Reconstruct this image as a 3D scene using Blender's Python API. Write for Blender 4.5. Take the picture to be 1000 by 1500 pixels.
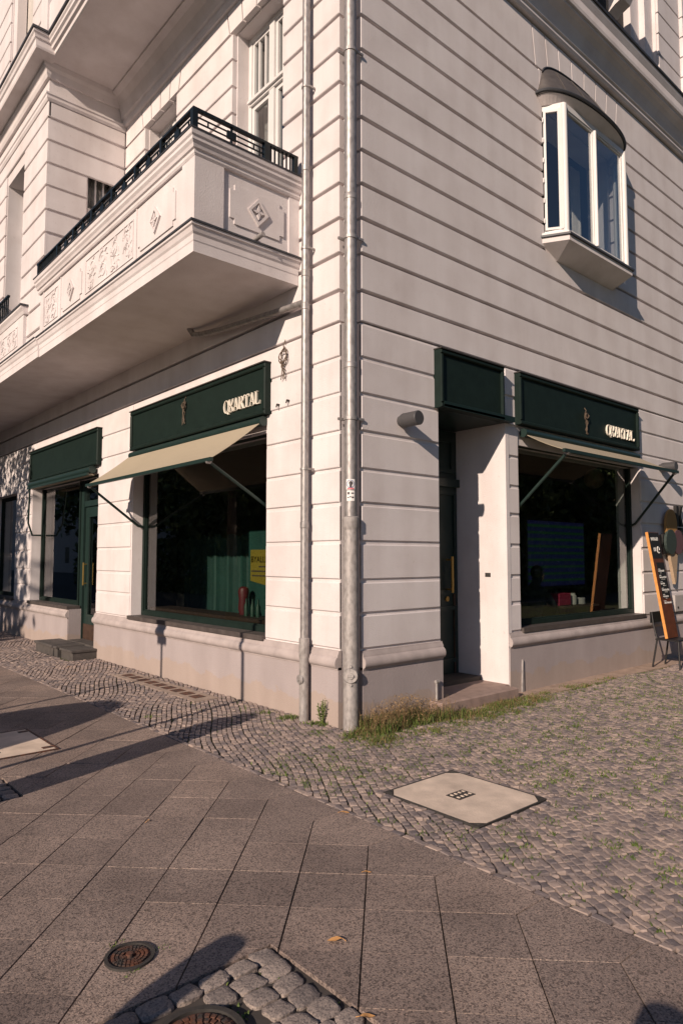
import bpy, bmesh, math, random
import numpy as np
from mathutils import Vector, Matrix
random.seed(7); rng = np.random.default_rng(7)
scn = bpy.context.scene
for o in list(bpy.data.objects): bpy.data.objects.remove(o, do_unlink=True)
COL = scn.collection
R = math.radians

# ------------------------------------------------------------------ camera, world, sun, exposure
CAM = Vector((-4.292, -4.796, 1.6)); YAW = R(48.80); PITCH = R(3.90); FPX = 990.3
cd = bpy.data.cameras.new('camera'); cam = bpy.data.objects.new('camera', cd); COL.objects.link(cam)
cam.location = CAM; cam.rotation_euler = (math.pi/2 + PITCH, 0, YAW - math.pi/2)
cd.sensor_fit = 'VERTICAL'; cd.sensor_height = 36; cd.lens = 36*FPX/1500
cd.clip_start = .05; cd.clip_end = 500
scn.camera = cam
SUN = Vector((1, .330, -.450)).normalized()          # direction the light travels
sd = bpy.data.lights.new('sun', 'SUN'); so = bpy.data.objects.new('sun', sd); COL.objects.link(so)
sd.energy = 5.0; sd.angle = R(.55); sd.color = (1, .82, .665)
so.rotation_euler = SUN.to_track_quat('-Z', 'Y').to_euler(); so.location = (-20, -8, 12)
w = bpy.data.worlds.new('World'); scn.world = w; w.use_nodes = True
nt = w.node_tree; bg = nt.nodes['Background']; sky = nt.nodes.new('ShaderNodeTexSky')
sky.sky_type = 'NISHITA'; sky.sun_disc = False; sky.sun_elevation = R(23.2)
sky.sun_rotation = math.atan2(-SUN.x, -SUN.y); sky.air_density = 1.3; sky.dust_density = .3; sky.ozone_density = 3.0
tint = nt.nodes.new('ShaderNodeMix'); tint.data_type = 'RGBA'; tint.blend_type = 'MULTIPLY'; tint.inputs[0].default_value = 1
tint.inputs[7].default_value = (.90, .98, 1.18, 1)                     # white balance of the photograph
nt.links.new(sky.outputs[0], tint.inputs[6]); nt.links.new(tint.outputs[2], bg.inputs[0]); bg.inputs[1].default_value = .050
vs = scn.view_settings; vs.view_transform = 'Standard'; vs.look = 'None'; vs.exposure = 0.12; vs.gamma = 1
scn.render.engine = 'CYCLES'; scn.cycles.max_bounces = 8; scn.cycles.transparent_max_bounces = 12
scn.render.resolution_x = 682; scn.render.resolution_y = 1024
try: scn.cycles.use_denoising = True
except Exception: pass

_F = Vector((math.cos(YAW)*math.cos(PITCH), math.sin(YAW)*math.cos(PITCH), math.sin(PITCH)))
_Rt = Vector((math.sin(YAW), -math.cos(YAW), 0)); _U = _Rt.cross(_F)
def px(p):
    d = Vector(p) - CAM; z = d.dot(_F)
    if z < .2: return (-9999, -9999, z)
    return (500 + FPX*d.dot(_Rt)/z, 750 - FPX*d.dot(_U)/z, z)
def in_view(p, m=30):
    u, v, z = px(p); return -m < u < 1000+m and -m < v < 1500+m

# ------------------------------------------------------------------ materials
MATS = {}
def mat(name, col, rough=.8, metal=0., var=.0, vscale=6., bump=0., bscale=60., spec=.5, extra=None, col2=None, emit=None):
    m = bpy.data.materials.new(name); m.use_nodes = True; n = m.node_tree; b = n.nodes['Principled BSDF']
    b.inputs['Roughness'].default_value = rough; b.inputs['Metallic'].default_value = metal
    b.inputs['Specular IOR Level'].default_value = spec
    geo = n.nodes.new('ShaderNodeNewGeometry'); pos = geo.outputs['Position']
    c = n.nodes.new('ShaderNodeRGB'); c.outputs[0].default_value = (*col, 1); out = c.outputs[0]
    def noise(scale, detail=4, vec=pos, rough_=.55):
        t = n.nodes.new('ShaderNodeTexNoise'); t.inputs['Scale'].default_value = scale; t.inputs['Detail'].default_value = detail
        t.inputs['Roughness'].default_value = rough_; n.links.new(vec, t.inputs['Vector']); return t.outputs['Fac']
    def ramp(fac, stops):
        r = n.nodes.new('ShaderNodeValToRGB'); e = r.color_ramp.elements
        while len(e) < len(stops): e.new(.5)
        for q, (p, cc) in zip(e, stops): q.position = p; q.color = (*cc, 1) if len(cc) == 3 else cc
        n.links.new(fac, r.inputs[0]); return r.outputs[0]
    def mix(fac, a, bb, mode='MIX'):
        x = n.nodes.new('ShaderNodeMix'); x.data_type = 'RGBA'; x.blend_type = mode
        if hasattr(fac, 'links'): n.links.new(fac, x.inputs[0])
        else: x.inputs[0].default_value = fac
        for s, q in ((6, a), (7, bb)):
            if hasattr(q, 'links'): n.links.new(q, x.inputs[s])
            else: x.inputs[s].default_value = (*q, 1)
        return x.outputs[2]
    def mapped(sx, sy, sz):
        mp = n.nodes.new('ShaderNodeMapping'); mp.inputs['Scale'].default_value = (sx, sy, sz); n.links.new(pos, mp.inputs[0]); return mp.outputs[0]
    if var:
        d = tuple(max(0, x*(1-var)) for x in col); l = tuple(x*(1+var) for x in col)
        out = ramp(noise(vscale, 5), [(.3, d), (.7, col2 or l)])
    H = dict(n=n, b=b, noise=noise, ramp=ramp, mix=mix, mapped=mapped, geo=geo, pos=pos)
    if extra: out = extra(out, H) or out
    n.links.new(out, b.inputs['Base Color'])
    if bump:
        bp = n.nodes.new('ShaderNodeBump'); bp.inputs['Strength'].default_value = bump; bp.inputs['Distance'].default_value = .01
        n.links.new(noise(bscale, 6), bp.inputs['Height']); n.links.new(bp.outputs[0], b.inputs['Normal'])
    if emit:
        b.inputs['Emission Color'].default_value = (*emit[0], 1); b.inputs['Emission Strength'].default_value = emit[1]
    MATS[name] = m; return m
def rand_tint(lo, hi):
    def f(out, H):
        n = H['n']; oi = n.nodes.new('ShaderNodeObjectInfo'); ad = n.nodes.new('ShaderNodeMath'); ad.operation = 'ADD'
        n.links.new(oi.outputs['Random'], ad.inputs[0]); n.links.new(H['geo'].outputs['Random Per Island'], ad.inputs[1])
        fr = n.nodes.new('ShaderNodeMath'); fr.operation = 'FRACT'; n.links.new(ad.outputs[0], fr.inputs[0])
        return H['mix'](1., out, H['ramp'](fr.outputs[0], [(0, lo), (1, hi)]), 'MULTIPLY')
    return f
def stucco_x(out, H):
    st = H['ramp'](H['noise'](1., 5, H['mapped'](3.3, 3.3, .30)), [(.34, (.80, .77, .75)), (.64, (1, 1, 1))])
    out = H['mix'](.42, out, st, 'MULTIPLY')
    bl = H['ramp'](H['noise'](2.1, 6), [(.30, (.80, .77, .76)), (.56, (1, 1, 1))])
    out = H['mix'](.48, out, bl, 'MULTIPLY')
    sp = H['ramp'](H['noise'](26, 3), [(.27, (.72, .68, .66)), (.36, (1, 1, 1))])
    return H['mix'](.35, out, sp, 'MULTIPLY')
def plinth_x(out, H):
    n = H['n']; s = n.nodes.new('ShaderNodeSeparateXYZ'); n.links.new(H['pos'], s.inputs[0])
    a = n.nodes.new('ShaderNodeMath'); a.operation = 'MULTIPLY_ADD'; n.links.new(H['noise'](3.2, 6), a.inputs[0]); a.inputs[1].default_value = -.75; n.links.new(s.outputs[2], a.inputs[2])
    f = H['ramp'](a.outputs[0], [(.0, (1, 1, 1)), (.02, (0, 0, 0))])
    a.inputs[1].default_value = -.42
    out = H['mix'](f, out, H['mix'](.55, out, (.40, .31, .25)))
    st = H['ramp'](H['noise'](1., 5, H['mapped'](3.2, 3.2, .8)), [(.36, (.78, .76, .75)), (.66, (1, 1, 1))])
    return H['mix'](.4, out, st, 'MULTIPLY')
def slab_x(out, H):
    n = H['n']
    def vor(sc):
        v = n.nodes.new('ShaderNodeTexVoronoi'); v.inputs['Scale'].default_value = sc; n.links.new(H['pos'], v.inputs['Vector'])
        s = n.nodes.new('ShaderNodeSeparateColor'); n.links.new(v.outputs['Color'], s.inputs[0]); return s.outputs[0]
    sp = H['ramp'](vor(150), [(0, (.20, .19, .20)), (.20, (.36, .34, .34)), (.32, (1, 1, 1)), (.8, (1.1, 1.08, 1.06)), (1, (1.55, 1.46, 1.38))])
    out = H['mix'](.72, out, sp, 'MULTIPLY')
    s2 = H['ramp'](vor(230), [(0, (.55, .54, .54)), (.5, (1, 1, 1)), (1, (1.25, 1.2, 1.15))])
    out = H['mix'](.7, out, s2, 'MULTIPLY')
    bl = H['ramp'](H['noise'](1.7, 6), [(.30, (.66, .63, .62)), (.60, (1.06, 1.03, 1))])
    out = H['mix'](.9, out, bl, 'MULTIPLY')
    spot = H['ramp'](H['noise'](9, 2), [(.22, (.35, .32, .30)), (.27, (1, 1, 1))])
    out = H['mix'](.8, out, spot, 'MULTIPLY')
    oi = n.nodes.new('ShaderNodeObjectInfo')
    return H['mix'](.9, out, H['ramp'](oi.outputs['Random'], [(0, (.80, .78, .78)), (.5, (1, .98, .97)), (1, (1.14, 1.10, 1.06))]), 'MULTIPLY')
def granite_x(out, H):
    n = H['n']; v = n.nodes.new('ShaderNodeTexVoronoi'); v.inputs['Scale'].default_value = 170; n.links.new(H['pos'], v.inputs['Vector'])
    s = n.nodes.new('ShaderNodeSeparateColor'); n.links.new(v.outputs['Color'], s.inputs[0])
    out = H['mix'](.75, out, H['ramp'](s.outputs[0], [(0, (.35, .35, .37)), (.4, (.9, .9, .9)), (1, (1.3, 1.25, 1.2))]), 'MULTIPLY')
    return rand_tint((.72, .70, .70), (1.15, 1.1, 1.05))(out, H)
def zinc_x(out, H):
    sp = H['ramp'](H['noise'](30, 4, H['mapped'](1, 1, .5)), [(.36, (.72, .70, .69)), (.5, (1, 1, 1)), (.68, (1.25, 1.22, 1.2))])
    return H['mix'](.85, out, sp, 'MULTIPLY')
def rust_x(out, H):
    return H['mix'](H['ramp'](H['noise'](22, 5), [(.4, (0, 0, 0)), (.62, (1, 1, 1))]), out, (.05, .042, .04))
def dirt_x(out, H):
    return H['mix'](.6, out, H['ramp'](H['noise'](5, 6), [(.3, (.62, .6, .58)), (.65, (1.05, 1.03, 1))]), 'MULTIPLY')
STUC = mat('stucco', (.705, .655, .655), .92, var=.03, vscale=1.4, bump=.28, bscale=75, spec=.2, extra=stucco_x)
PLIN = mat('plinth_paint', (.385, .335, .335), .9, var=.05, vscale=2, bump=.3, bscale=60, spec=.2, extra=plinth_x)
MOUL = mat('moulding_paint', (.44, .385, .38), .85, var=.05, vscale=3, bump=.15, spec=.25, extra=dirt_x)
GREEN = mat('dark_green_paint', (.010, .019, .016), .55, var=.15, vscale=9, spec=.16)
GREENM = mat('green_metal', (.014, .030, .026), .40, var=.1, vscale=12, spec=.5)
DGREEN = mat('door_green', (.010, .022, .019), .35, spec=.5)
RAIL = mat('railing_paint', (.007, .011, .012), .4, spec=.5)
WHITEW = mat('white_window_paint', (.66, .64, .63), .5, var=.03, spec=.4)
LETT = mat('cream_letters', (.78, .72, .62), .5, spec=.3)
ZINC = mat('zinc_pipe', (.34, .32, .315), .5, .55, extra=zinc_x)
IRON = mat('grey_cast_pipe', (.36, .335, .325), .62, .3, extra=zinc_x)
LEAD = mat('lead_flashing', (.055, .057, .065), .55, .2, var=.2)
ROOF = mat('zinc_roof', (.11, .098, .095), .55, .35, var=.22, vscale=9)
LAMPM = mat('grey_lamp_metal', (.075, .072, .075), .5, .2)
SILL = mat('slate_sill', (.075, .062, .058), .55, var=.25, vscale=8, bump=.1)
STEP = mat('dark_step_stone', (.075, .066, .062), .75, var=.25, vscale=10, bump=.25)
REDST = mat('reddish_step_stone', (.30, .215, .185), .85, var=.18, vscale=9, bump=.4)
AWN = mat('tan_awning_cloth', (.37, .315, .235), .85, var=.03, vscale=2, spec=.15)
SLAB = mat('granite_slab', (.272, .224, .204), .82, extra=slab_x, bump=.35, bscale=160)
MOSA = mat('mosaic_stone', (.31, .262, .250), .82, var=.14, vscale=26, bump=.4, bscale=90, extra=rand_tint((.46, .46, .50), (1.20, 1.10, 1.0)))
COBB = mat('granite_cobble', (.27, .235, .22), .8, bump=.5, bscale=70, extra=granite_x)
SOIL = mat('joint_soil', (.065, .05, .036), .95, var=.35, vscale=14, bump=.5, bscale=50, extra=lambda out, H: H['mix'](H['ramp'](H['noise'](2.6, 6), [(.40, (0, 0, 0)), (.54, (1, 1, 1))]), out, (.085, .10, .022)))
SAND = mat('sandy_soil', (.40, .295, .235), .95, var=.2, vscale=8, bump=.4, bscale=60, extra=dirt_x)
JOINT = mat('dark_joint', (.055, .046, .042), .95, var=.3, vscale=10)
CONC = mat('pale_concrete', (.70, .575, .475), .88, var=.1, vscale=7, bump=.3, bscale=90, extra=dirt_x)
ASPH = mat('asphalt', (.05, .048, .047), .9, var=.2, vscale=30, bump=.3)
VENTC = mat('vent_concrete', (.36, .285, .24), .9, var=.12, vscale=8, bump=.3, extra=dirt_x)
RUST = mat('rusty_iron', (.15, .062, .038), .75, .25, bump=.4, bscale=80, extra=rust_x)
DIRON = mat('dark_iron', (.060, .055, .052), .6, .4, var=.2, vscale=30)
BRASS = mat('brass', (.55, .36, .12), .35, .9)
WOODB = mat('brown_wood', (.050, .027, .018), .55, var=.3, vscale=12)
BOARDW = mat('stained_board_wood', (.11, .032, .014), .45, var=.3, vscale=14)
EDGEW = mat('orange_wood_edge', (.62, .27, .07), .5, var=.15, vscale=20)
BLACKB = mat('black_board', (.012, .011, .011), .6)
CHALK = mat('white_chalk', (.75, .73, .70), .8)
CHAIR = mat('black_chair_metal', (.02, .019, .02), .45, .3)
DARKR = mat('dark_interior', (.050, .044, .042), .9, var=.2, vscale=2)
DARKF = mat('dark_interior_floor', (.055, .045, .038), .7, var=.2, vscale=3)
CURT = mat('pale_curtain', (.52, .48, .44), .9, var=.06, vscale=6)
TEAL = mat('teal_panel', (.016, .062, .052), .6, var=.15, vscale=3)
YELL = mat('yellow_poster', (.24, .17, .02), .6, var=.05)
REDP = mat('red_plastic', (.12, .014, .018), .5)
PINK = mat('pink_box', (.36, .02, .06), .6)
SKIN = mat('skin', (.52, .32, .23), .6)
HAIR = mat('dark_hair', (.02, .014, .012), .6)
CLOTH = mat('dark_clothing', (.03, .028, .032), .9)
GLOBE = mat('paper_globe', (.40, .26, .14), .8)
LEAFG = mat('leaf_green', (.075, .115, .035), .6, var=.3, vscale=3, extra=rand_tint((.55, .6, .5), (1.25, 1.2, 1.0)))
GRASSG = mat('grass_green', (.105, .150, .034), .7, extra=rand_tint((.55, .6, .5), (1.35, 1.25, 1.1)))
GRASSD = mat('grass_dry', (.25, .165, .085), .8, extra=rand_tint((.5, .5, .5), (1.25, 1.2, 1.1)))
BARK = mat('bark', (.10, .078, .06), .95, var=.3, vscale=9, bump=.6, bscale=25)
LEAFO = mat('fallen_leaf', (.52, .27, .10), .7, var=.2, vscale=40)
CONE = mat('cone_tan', (.42, .30, .20), .8, var=.2, vscale=60)
SCOOP = mat('caramel_scoop', (.32, .17, .055), .7)
DBLOB = mat('dark_green_scoop', (.03, .045, .04), .7)
PBLOB = mat('plum_scoop', (.11, .055, .065), .7)
GREYB = mat('grey_box', (.40, .365, .35), .7, var=.06)
WSTK = mat('sticker_white', (.75, .73, .72), .5); BSTK = mat('sticker_blue', (.05, .09, .25), .5)
PSTK = mat('sticker_pink', (.62, .18, .20), .5); KSTK = mat('sticker_dark', (.05, .04, .045), .5)
CABLE = mat('cable', (.12, .085, .06), .7)
BOTG = mat('green_plastic', (.015, .05, .03), .5)
def glass_mat(name, tint, ior=1.55):
    m = bpy.data.materials.new(name); m.use_nodes = True; n = m.node_tree; n.nodes.remove(n.nodes['Principled BSDF'])
    o = n.nodes['Material Output']; t = n.nodes.new('ShaderNodeBsdfTransparent'); g = n.nodes.new('ShaderNodeBsdfGlossy'); f = n.nodes.new('ShaderNodeFresnel'); x = n.nodes.new('ShaderNodeMixShader')
    t.inputs[0].default_value = (*tint, 1); g.inputs['Roughness'].default_value = .015; f.inputs[0].default_value = ior
    mu = n.nodes.new('ShaderNodeMath'); mu.operation = 'MULTIPLY'; mu.inputs[1].default_value = 2.1; mu.use_clamp = True
    gq = n.nodes.new('ShaderNodeNewGeometry'); iv = n.nodes.new('ShaderNodeMath'); iv.operation = 'SUBTRACT'; iv.inputs[0].default_value = 1; n.links.new(gq.outputs['Backfacing'], iv.inputs[1])
    m3 = n.nodes.new('ShaderNodeMath'); m3.operation = 'MULTIPLY'; n.links.new(iv.outputs[0], m3.inputs[1]); n.links.new(mu.outputs[0], m3.inputs[0])
    n.links.new(f.outputs[0], mu.inputs[0]); n.links.new(m3.outputs[0], x.inputs[0]); n.links.new(t.outputs[0], x.inputs[1]); n.links.new(g.outputs[0], x.inputs[2]); n.links.new(x.outputs[0], o.inputs[0]); return m
GLASS = glass_mat('window_glass', (.80, .84, .82))
GLASSU = glass_mat('upper_window_glass', (.86, .89, .90), 1.7)

# ------------------------------------------------------------------ mesh building helpers
class MB:
    def __init__(s): s.v = []; s.f = []
    def add(s, vs_, fs):
        k = len(s.v); s.v += [tuple(map(float, q)) for q in vs_]; s.f += [tuple(i+k for i in q) for q in fs]; return s
    def box(s, x0, x1, y0, y1, z0, z1):
        return s.add([(x0,y0,z0),(x1,y0,z0),(x1,y1,z0),(x0,y1,z0),(x0,y0,z1),(x1,y0,z1),(x1,y1,z1),(x0,y1,z1)],
                     [(0,3,2,1),(4,5,6,7),(0,1,5,4),(1,2,6,5),(2,3,7,6),(3,0,4,7)])
    def prism(s, poly, fn, d0, d1):
        """extrude a 2-D polygon; fn(a,b,d) -> xyz"""
        n = len(poly); vs_ = [fn(a, b, d0) for a, b in poly] + [fn(a, b, d1) for a, b in poly]
        return s.add(vs_, [tuple(range(n-1, -1, -1)), tuple(range(n, 2*n))] + [(i, (i+1) % n, n+(i+1) % n, n+i) for i in range(n)])
    def tube(s, path, r, n=8, cap=True):
        P = [Vector(p) for p in path]; rs = r if isinstance(r, (list, tuple)) else [r]*len(P); vs_ = []; fs = []
        up = Vector((0, 0, 1)); 
        for i, p in enumerate(P):
            t = (P[min(i+1, len(P)-1)] - P[max(i-1, 0)]).normalized()
            a = t.cross(up if abs(t.z) < .95 else Vector((1, 0, 0))).normalized(); b = t.cross(a)
            vs_ += [p + rs[i]*(a*math.cos(2*math.pi*j/n) + b*math.sin(2*math.pi*j/n)) for j in range(n)]
        for i in range(len(P)-1):
            for j in range(n): fs.append((i*n+j, i*n+(j+1) % n, (i+1)*n+(j+1) % n, (i+1)*n+j))
        if cap: fs += [tuple(range(n-1, -1, -1)), tuple(range((len(P)-1)*n, len(P)*n))]
        return s.add(vs_, fs)
    def lathe(s, prof, c=(0, 0, 0), n=20):
        vs_ = []; fs = []; m = len(prof)
        for r, z in prof: vs_ += [(c[0]+r*math.cos(2*math.pi*j/n), c[1]+r*math.sin(2*math.pi*j/n), c[2]+z) for j in range(n)]
        for i in range(m-1):
            for j in range(n): fs.append((i*n+j, i*n+(j+1) % n, (i+1)*n+(j+1) % n, (i+1)*n+j))
        fs += [tuple(range(n-1, -1, -1)), tuple(range((m-1)*n, m*n))]
        return s.add(vs_, fs)
    def bar(s, a, b, w, h):
        """rectangular bar between two points"""
        a, b = Vector(a), Vector(b); t = (b-a).normalized(); u = t.cross(Vector((0, 0, 1)) if abs(t.z) < .95 else Vector((1, 0, 0))).normalized()*w/2; v = t.cross(u).normalized()*h/2
        vs_ = [p+q for p in (a, b) for q in (-u-v, u-v, u+v, -u+v)]
        return s.add(vs_, [(3,2,1,0),(4,5,6,7),(0,1,5,4),(1,2,6,5),(2,3,7,6),(3,0,4,7)])
ORI = {}
def build(name, mb, m, parent=None, smooth=False, label=None, cat=None, group=None, kind=None, at=None):
    L = ORI.get(parent.name, Vector((0, 0, 0))) if parent else Vector(at or (0, 0, 0))
    me = bpy.data.meshes.new(name); me.from_pydata([(x-L.x, y-L.y, z-L.z) for x, y, z in mb.v], [], mb.f); me.update()
    bm = bmesh.new(); bm.from_mesh(me); bmesh.ops.recalc_face_normals(bm, faces=bm.faces); bm.to_mesh(me); bm.free()
    if smooth:
        me.polygons.foreach_set('use_smooth', [True]*len(me.polygons))
        try: me.set_sharp_from_angle(angle=R(35))
        except Exception: pass
    me.materials.append(m if not isinstance(m, str) else MATS[m])
    o = bpy.data.objects.new(name, me); COL.objects.link(o)
    if parent: o.parent = parent; ORI[o.name] = L
    else: o.location = L; ORI[o.name] = L
    return tag(o, label, cat, group, kind)
def tag(o, label=None, cat=None, group=None, kind=None):
    for k, v in (('label', label), ('category', cat), ('group', group), ('kind', kind)):
        if v: o[k] = v
    return o
def thing(name, loc, label, cat, group=None):
    o = bpy.data.objects.new(name, None); COL.objects.link(o); o.location = loc; o.empty_display_size = .1
    ORI[o.name] = Vector(loc); return tag(o, label, cat, group)
def inst(name, me, loc, parent, rz=0, scale=None):
    o = bpy.data.objects.new(name, me); COL.objects.link(o); L = ORI[parent.name]; o.parent = parent
    o.location = Vector(loc)-L; o.rotation_euler = (0, 0, rz)
    if scale: o.scale = scale
    return o
FL = lambda x: (lambda a, b, d: (x+d, a, b))      # a=y b=z, d=depth along +x (left facade)
FR = lambda y: (lambda a, b, d: (a, y+d, b))      # a=x b=z, d=depth along +y (right facade)
FG = lambda z: (lambda a, b, d: (a, b, z+d))
def cham(mb, fn, a0, a1, b0, b1, dep, c=.008):
    """slab with chamfered front edges: front at d=0, back at d=dep"""
    c = min(c, (a1-a0)*.4, (b1-b0)*.4)
    P = [fn(a0+c, b0+c, 0), fn(a1-c, b0+c, 0), fn(a1-c, b1-c, 0), fn(a0+c, b1-c, 0),
         fn(a0, b0, c), fn(a1, b0, c), fn(a1, b1, c), fn(a0, b1, c), fn(a0, b0, dep), fn(a1, b0, dep), fn(a1, b1, dep), fn(a0, b1, dep)]
    return mb.add(P, [(0,1,2,3)] + [(i, (i+1) % 4, 4+(i+1) % 4, 4+i) for i in range(4)] + [(4+i, 4+(i+1) % 4, 8+(i+1) % 4, 8+i) for i in range(4)])
def sweep(mb, prof, axis, t0, t1):
    """profile of (offset, z); axis 'y': offset is x, run along y; axis 'x': offset is y"""
    n = len(prof)
    g = (lambda o, z, t: (o, t, z)) if axis == 'y' else (lambda o, z, t: (t, o, z))
    return mb.add([g(o, z, t0) for o, z in prof] + [g(o, z, t1) for o, z in prof],
                  [(i, i+1, n+i+1, n+i) for i in range(n-1)] + [tuple(range(n)), tuple(range(2*n-1, n-1, -1))])
def sweepL(mb, prof, px_, py_, xs, ye):
    """profile (outward offset o<0, z) run along y=py_ from x=xs to the corner, mitred, then along x=px_ to y=ye"""
    n = len(prof); V = [(xs, py_+o, z) for o, z in prof] + [(px_+o, py_+o, z) for o, z in prof] + [(px_+o, ye, z) for o, z in prof]
    return mb.add(V, [(r*n+i, r*n+i+1, (r+1)*n+i+1, (r+1)*n+i) for r in (0, 1) for i in range(n-1)] + [tuple(range(n)), tuple(range(3*n-1, 2*n-1, -1))])
def frame(mb, fn, a0, a1, b0, b1, w, d0, d1):
    for A in ((a0, a1, b0, b0+w), (a0, a1, b1-w, b1), (a0, a0+w, b0+w, b1-w), (a1-w, a1, b0+w, b1-w)):
        mb.prism([(A[0], A[2]), (A[1], A[2]), (A[1], A[3]), (A[0], A[3])], fn, d0, d1)
    return mb
def rect(mb, fn, a0, a1, b0, b1, d0, d1): return mb.prism([(a0, b0), (a1, b0), (a1, b1), (a0, b1)], fn, d0, d1)

# ------------------------------------------------------------------ ground: road, sidewalk slabs, mosaic paving
road = build('road', MB().add([(-160,-160,-.14),(160,-160,-.14),(160,160,-.14),(-160,160,-.14)], [(0,1,2,3)]), ASPH, kind='structure')
kerb = build('kerb', MB().box(-5.15, -5.0, -9, 22, -.3, .004).box(-5.0, 20, -9.15, -9, -.3, .004), COBB, kind='structure')
walk = build('sidewalk', MB().box(-5.0, -1.385, -9, 22, -.3, -.016), JOINT, kind='structure')
mosb = build('mosaic_pavement', MB().box(-1.385, 20, -9, -.30, -.3, -.022).box(-1.385, 0.3, -.30, 22, -.3, -.022), SOIL, kind='structure')
sand = build('dirt_strip', MB().box(0.3, 20, -.30, .3, -.3, -.004), SAND, kind='structure')
# diagonal slab lattice
HOLES = [(-4.4, -2.585, -4.4, -2.40), (-3.3, -2.82, .12, .66)]
A = .483; X0 = -1.62; Y0 = -.04; GAP = .0035
def clip(poly, ax, val, keep_less):
    out = []
    for i in range(len(poly)):
        p, q = poly[i], poly[(i+1) % len(poly)]; ip = (p[ax] <= val) == keep_less; iq = (q[ax] <= val) == keep_less
        if ip: out.append(p)
        if ip != iq:
            t = (val-p[ax])/(q[ax]-p[ax]); out.append(tuple(p[k]+t*(q[k]-p[k]) for k in (0, 1)))
    return out
def minus(poly, h):
    x0, x1, y0, y1 = h; xs = [p[0] for p in poly]; ys = [p[1] for p in poly]
    if max(xs) <= x0 or min(xs) >= x1 or max(ys) <= y0 or min(ys) >= y1: return [poly]
    res = [clip(poly, 1, y1, False), clip(clip(poly, 1, y1, True), 0, x1, False)]
    rest = clip(clip(poly, 1, y1, True), 0, x1, True)
    res += [clip(rest, 1, y0, True), clip(clip(rest, 1, y0, False), 0, x0, True)]
    return [r for r in res if len(r) > 2]
slabs = []
h = A/2
_s = A/math.sqrt(2)/2; _a, _b = _s-.0006, _s-.0030      # thin cross joints, wider long joints
_r = math.sqrt(.5); SQP = [((u_*_a+v_*_b)*_r, (u_*_a-v_*_b)*_r) for u_, v_ in ((1, 1), (1, -1), (-1, -1), (-1, 1))]
for i in range(0, 9):
    for k in range(-24, 56):
        # lattice vertex (X0 - i*A/2, Y0 + k*A + (i%2)*A/2); slab centred half a diagonal further in
        cx = X0 - (i+1)*A/2; cy = Y0 + k*A + (i % 2)*A/2
        if cx-A/2 < -5.0 or cy < -8.5 or cy > 21: continue
        slabs.append((cx, cy, [(cx+q[0], cy+q[1]) for q in SQP], True))
g = GAP/2
for k in range(-17, 44):                       # mitre-shaped edge slabs along the mosaic
    y0 = Y0 + k*A; y1 = y0 + A; ym = (y0+y1)/2
    slabs.append((X0+.05, ym, [(-1.39, y0+g), (-1.39, y1-g), (X0-g, y1-g*2), (X0-A/2+g*2, ym), (X0-g, y0+g*2)], False))
SQ = MB()
def slab_mesh(polys, z=0.):
    mb = MB()
    for P in polys:
        a = sum(P[i][0]*P[(i+1) % len(P)][1]-P[(i+1) % len(P)][0]*P[i][1] for i in range(len(P)))
        if a < 0: P = P[::-1]
        n = len(P); cx = sum(p[0] for p in P)/n; cy = sum(p[1] for p in P)/n; e = .0010
        T = []
        for p in P:
            d = math.hypot(p[0]-cx, p[1]-cy) or 1; T.append((p[0]-(p[0]-cx)/d*e, p[1]-(p[1]-cy)/d*e))
        mb.add([(x, y, z) for x, y in T] + [(x, y, z-.0025) for x, y in P] + [(x, y, z-.05) for x, y in P],
               [tuple(range(n))] + [(n+i, n+(i+1) % n, (i+1) % n, i) for i in range(n)] + [(2*n+i, 2*n+(i+1) % n, n+(i+1) % n, n+i) for i in range(n)])
    return mb
full = slab_mesh([SQP])
fm = bpy.data.meshes.new('paving_slab'); fm.from_pydata(full.v, [], full.f); fm.materials.append(SLAB); fm.update()
slabs.sort(key=lambda s: (s[0]-CAM.x)**2+(s[1]-CAM.y)**2)
rest = MB(); cnt = 0
for cx, cy, P, isf in slabs:
    polys = [P]; cut = False
    for H_ in HOLES:
        new = []
        for q in polys:
            r = minus(q, H_); cut |= (len(r) != 1 or r[0] is not q); new += r
        polys = new
    if not polys: continue
    vis = in_view((cx, cy, 0), 60) and cnt < 298
    dz = random.uniform(-.0022, .0022)
    if vis:
        cnt += 1
        if isf and not cut:
            o = inst('paving_slab', fm, (cx, cy, dz), walk, random.choice([0, 1])*math.pi); o.rotation_euler.x = random.uniform(-.004, .004); o.rotation_euler.y = random.uniform(-.004, .004)
        else: build('paving_slab', slab_mesh(polys, dz), SLAB, walk)
    else:
        m2 = slab_mesh(polys, dz); rest.add(m2.v, m2.f)
build('paving_slabs', rest, SLAB, walk, kind='stuff')

# mosaic stones -------------------------------------------------
HX0, HX1, HY0, HY1 = -.955, -.225, -2.225, -1.415      # concrete hatch
def ok_mosaic(x, y):
    if x < -1.335 or x > 10.5 or y < -5.2 or y > 12: return False
    if x > -.015 and y > -.30: return False
    if x > .1 and y > -.33 + .05*math.sin(x*3): return False
    if HX0-.055 < x < HX1+.055 and HY0-.055 < y < HY1+.055: return False
    if -.47 < x < -.16 and 2.05 < y < 4.35: return False
    if -.47 < x and 6.0 < y < 7.75: return False
    if 1.12 < x < 2.46 and y > -.2: return False
    return in_view((x, y, 0), 90)
stones = []
def stone(cx, cy, lx, ly, ang):
    ca, sa = math.cos(ang), math.sin(ang); q = []
    for sx, sy in ((-1, -1), (1, -1), (1, 1), (-1, 1)):
        a = sx*lx/2*random.uniform(.80, 1.06); b = sy*ly/2*random.uniform(.80, 1.06); q.append((a*ca-b*sa, a*sa+b*ca))
    stones.append((cx, cy, q, random.gauss(0, .0032), random.gauss(0, .045), random.gauss(0, .045)))
TH = R(62); ct, st_ = math.cos(TH), math.sin(TH)
t = -14.
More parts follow.
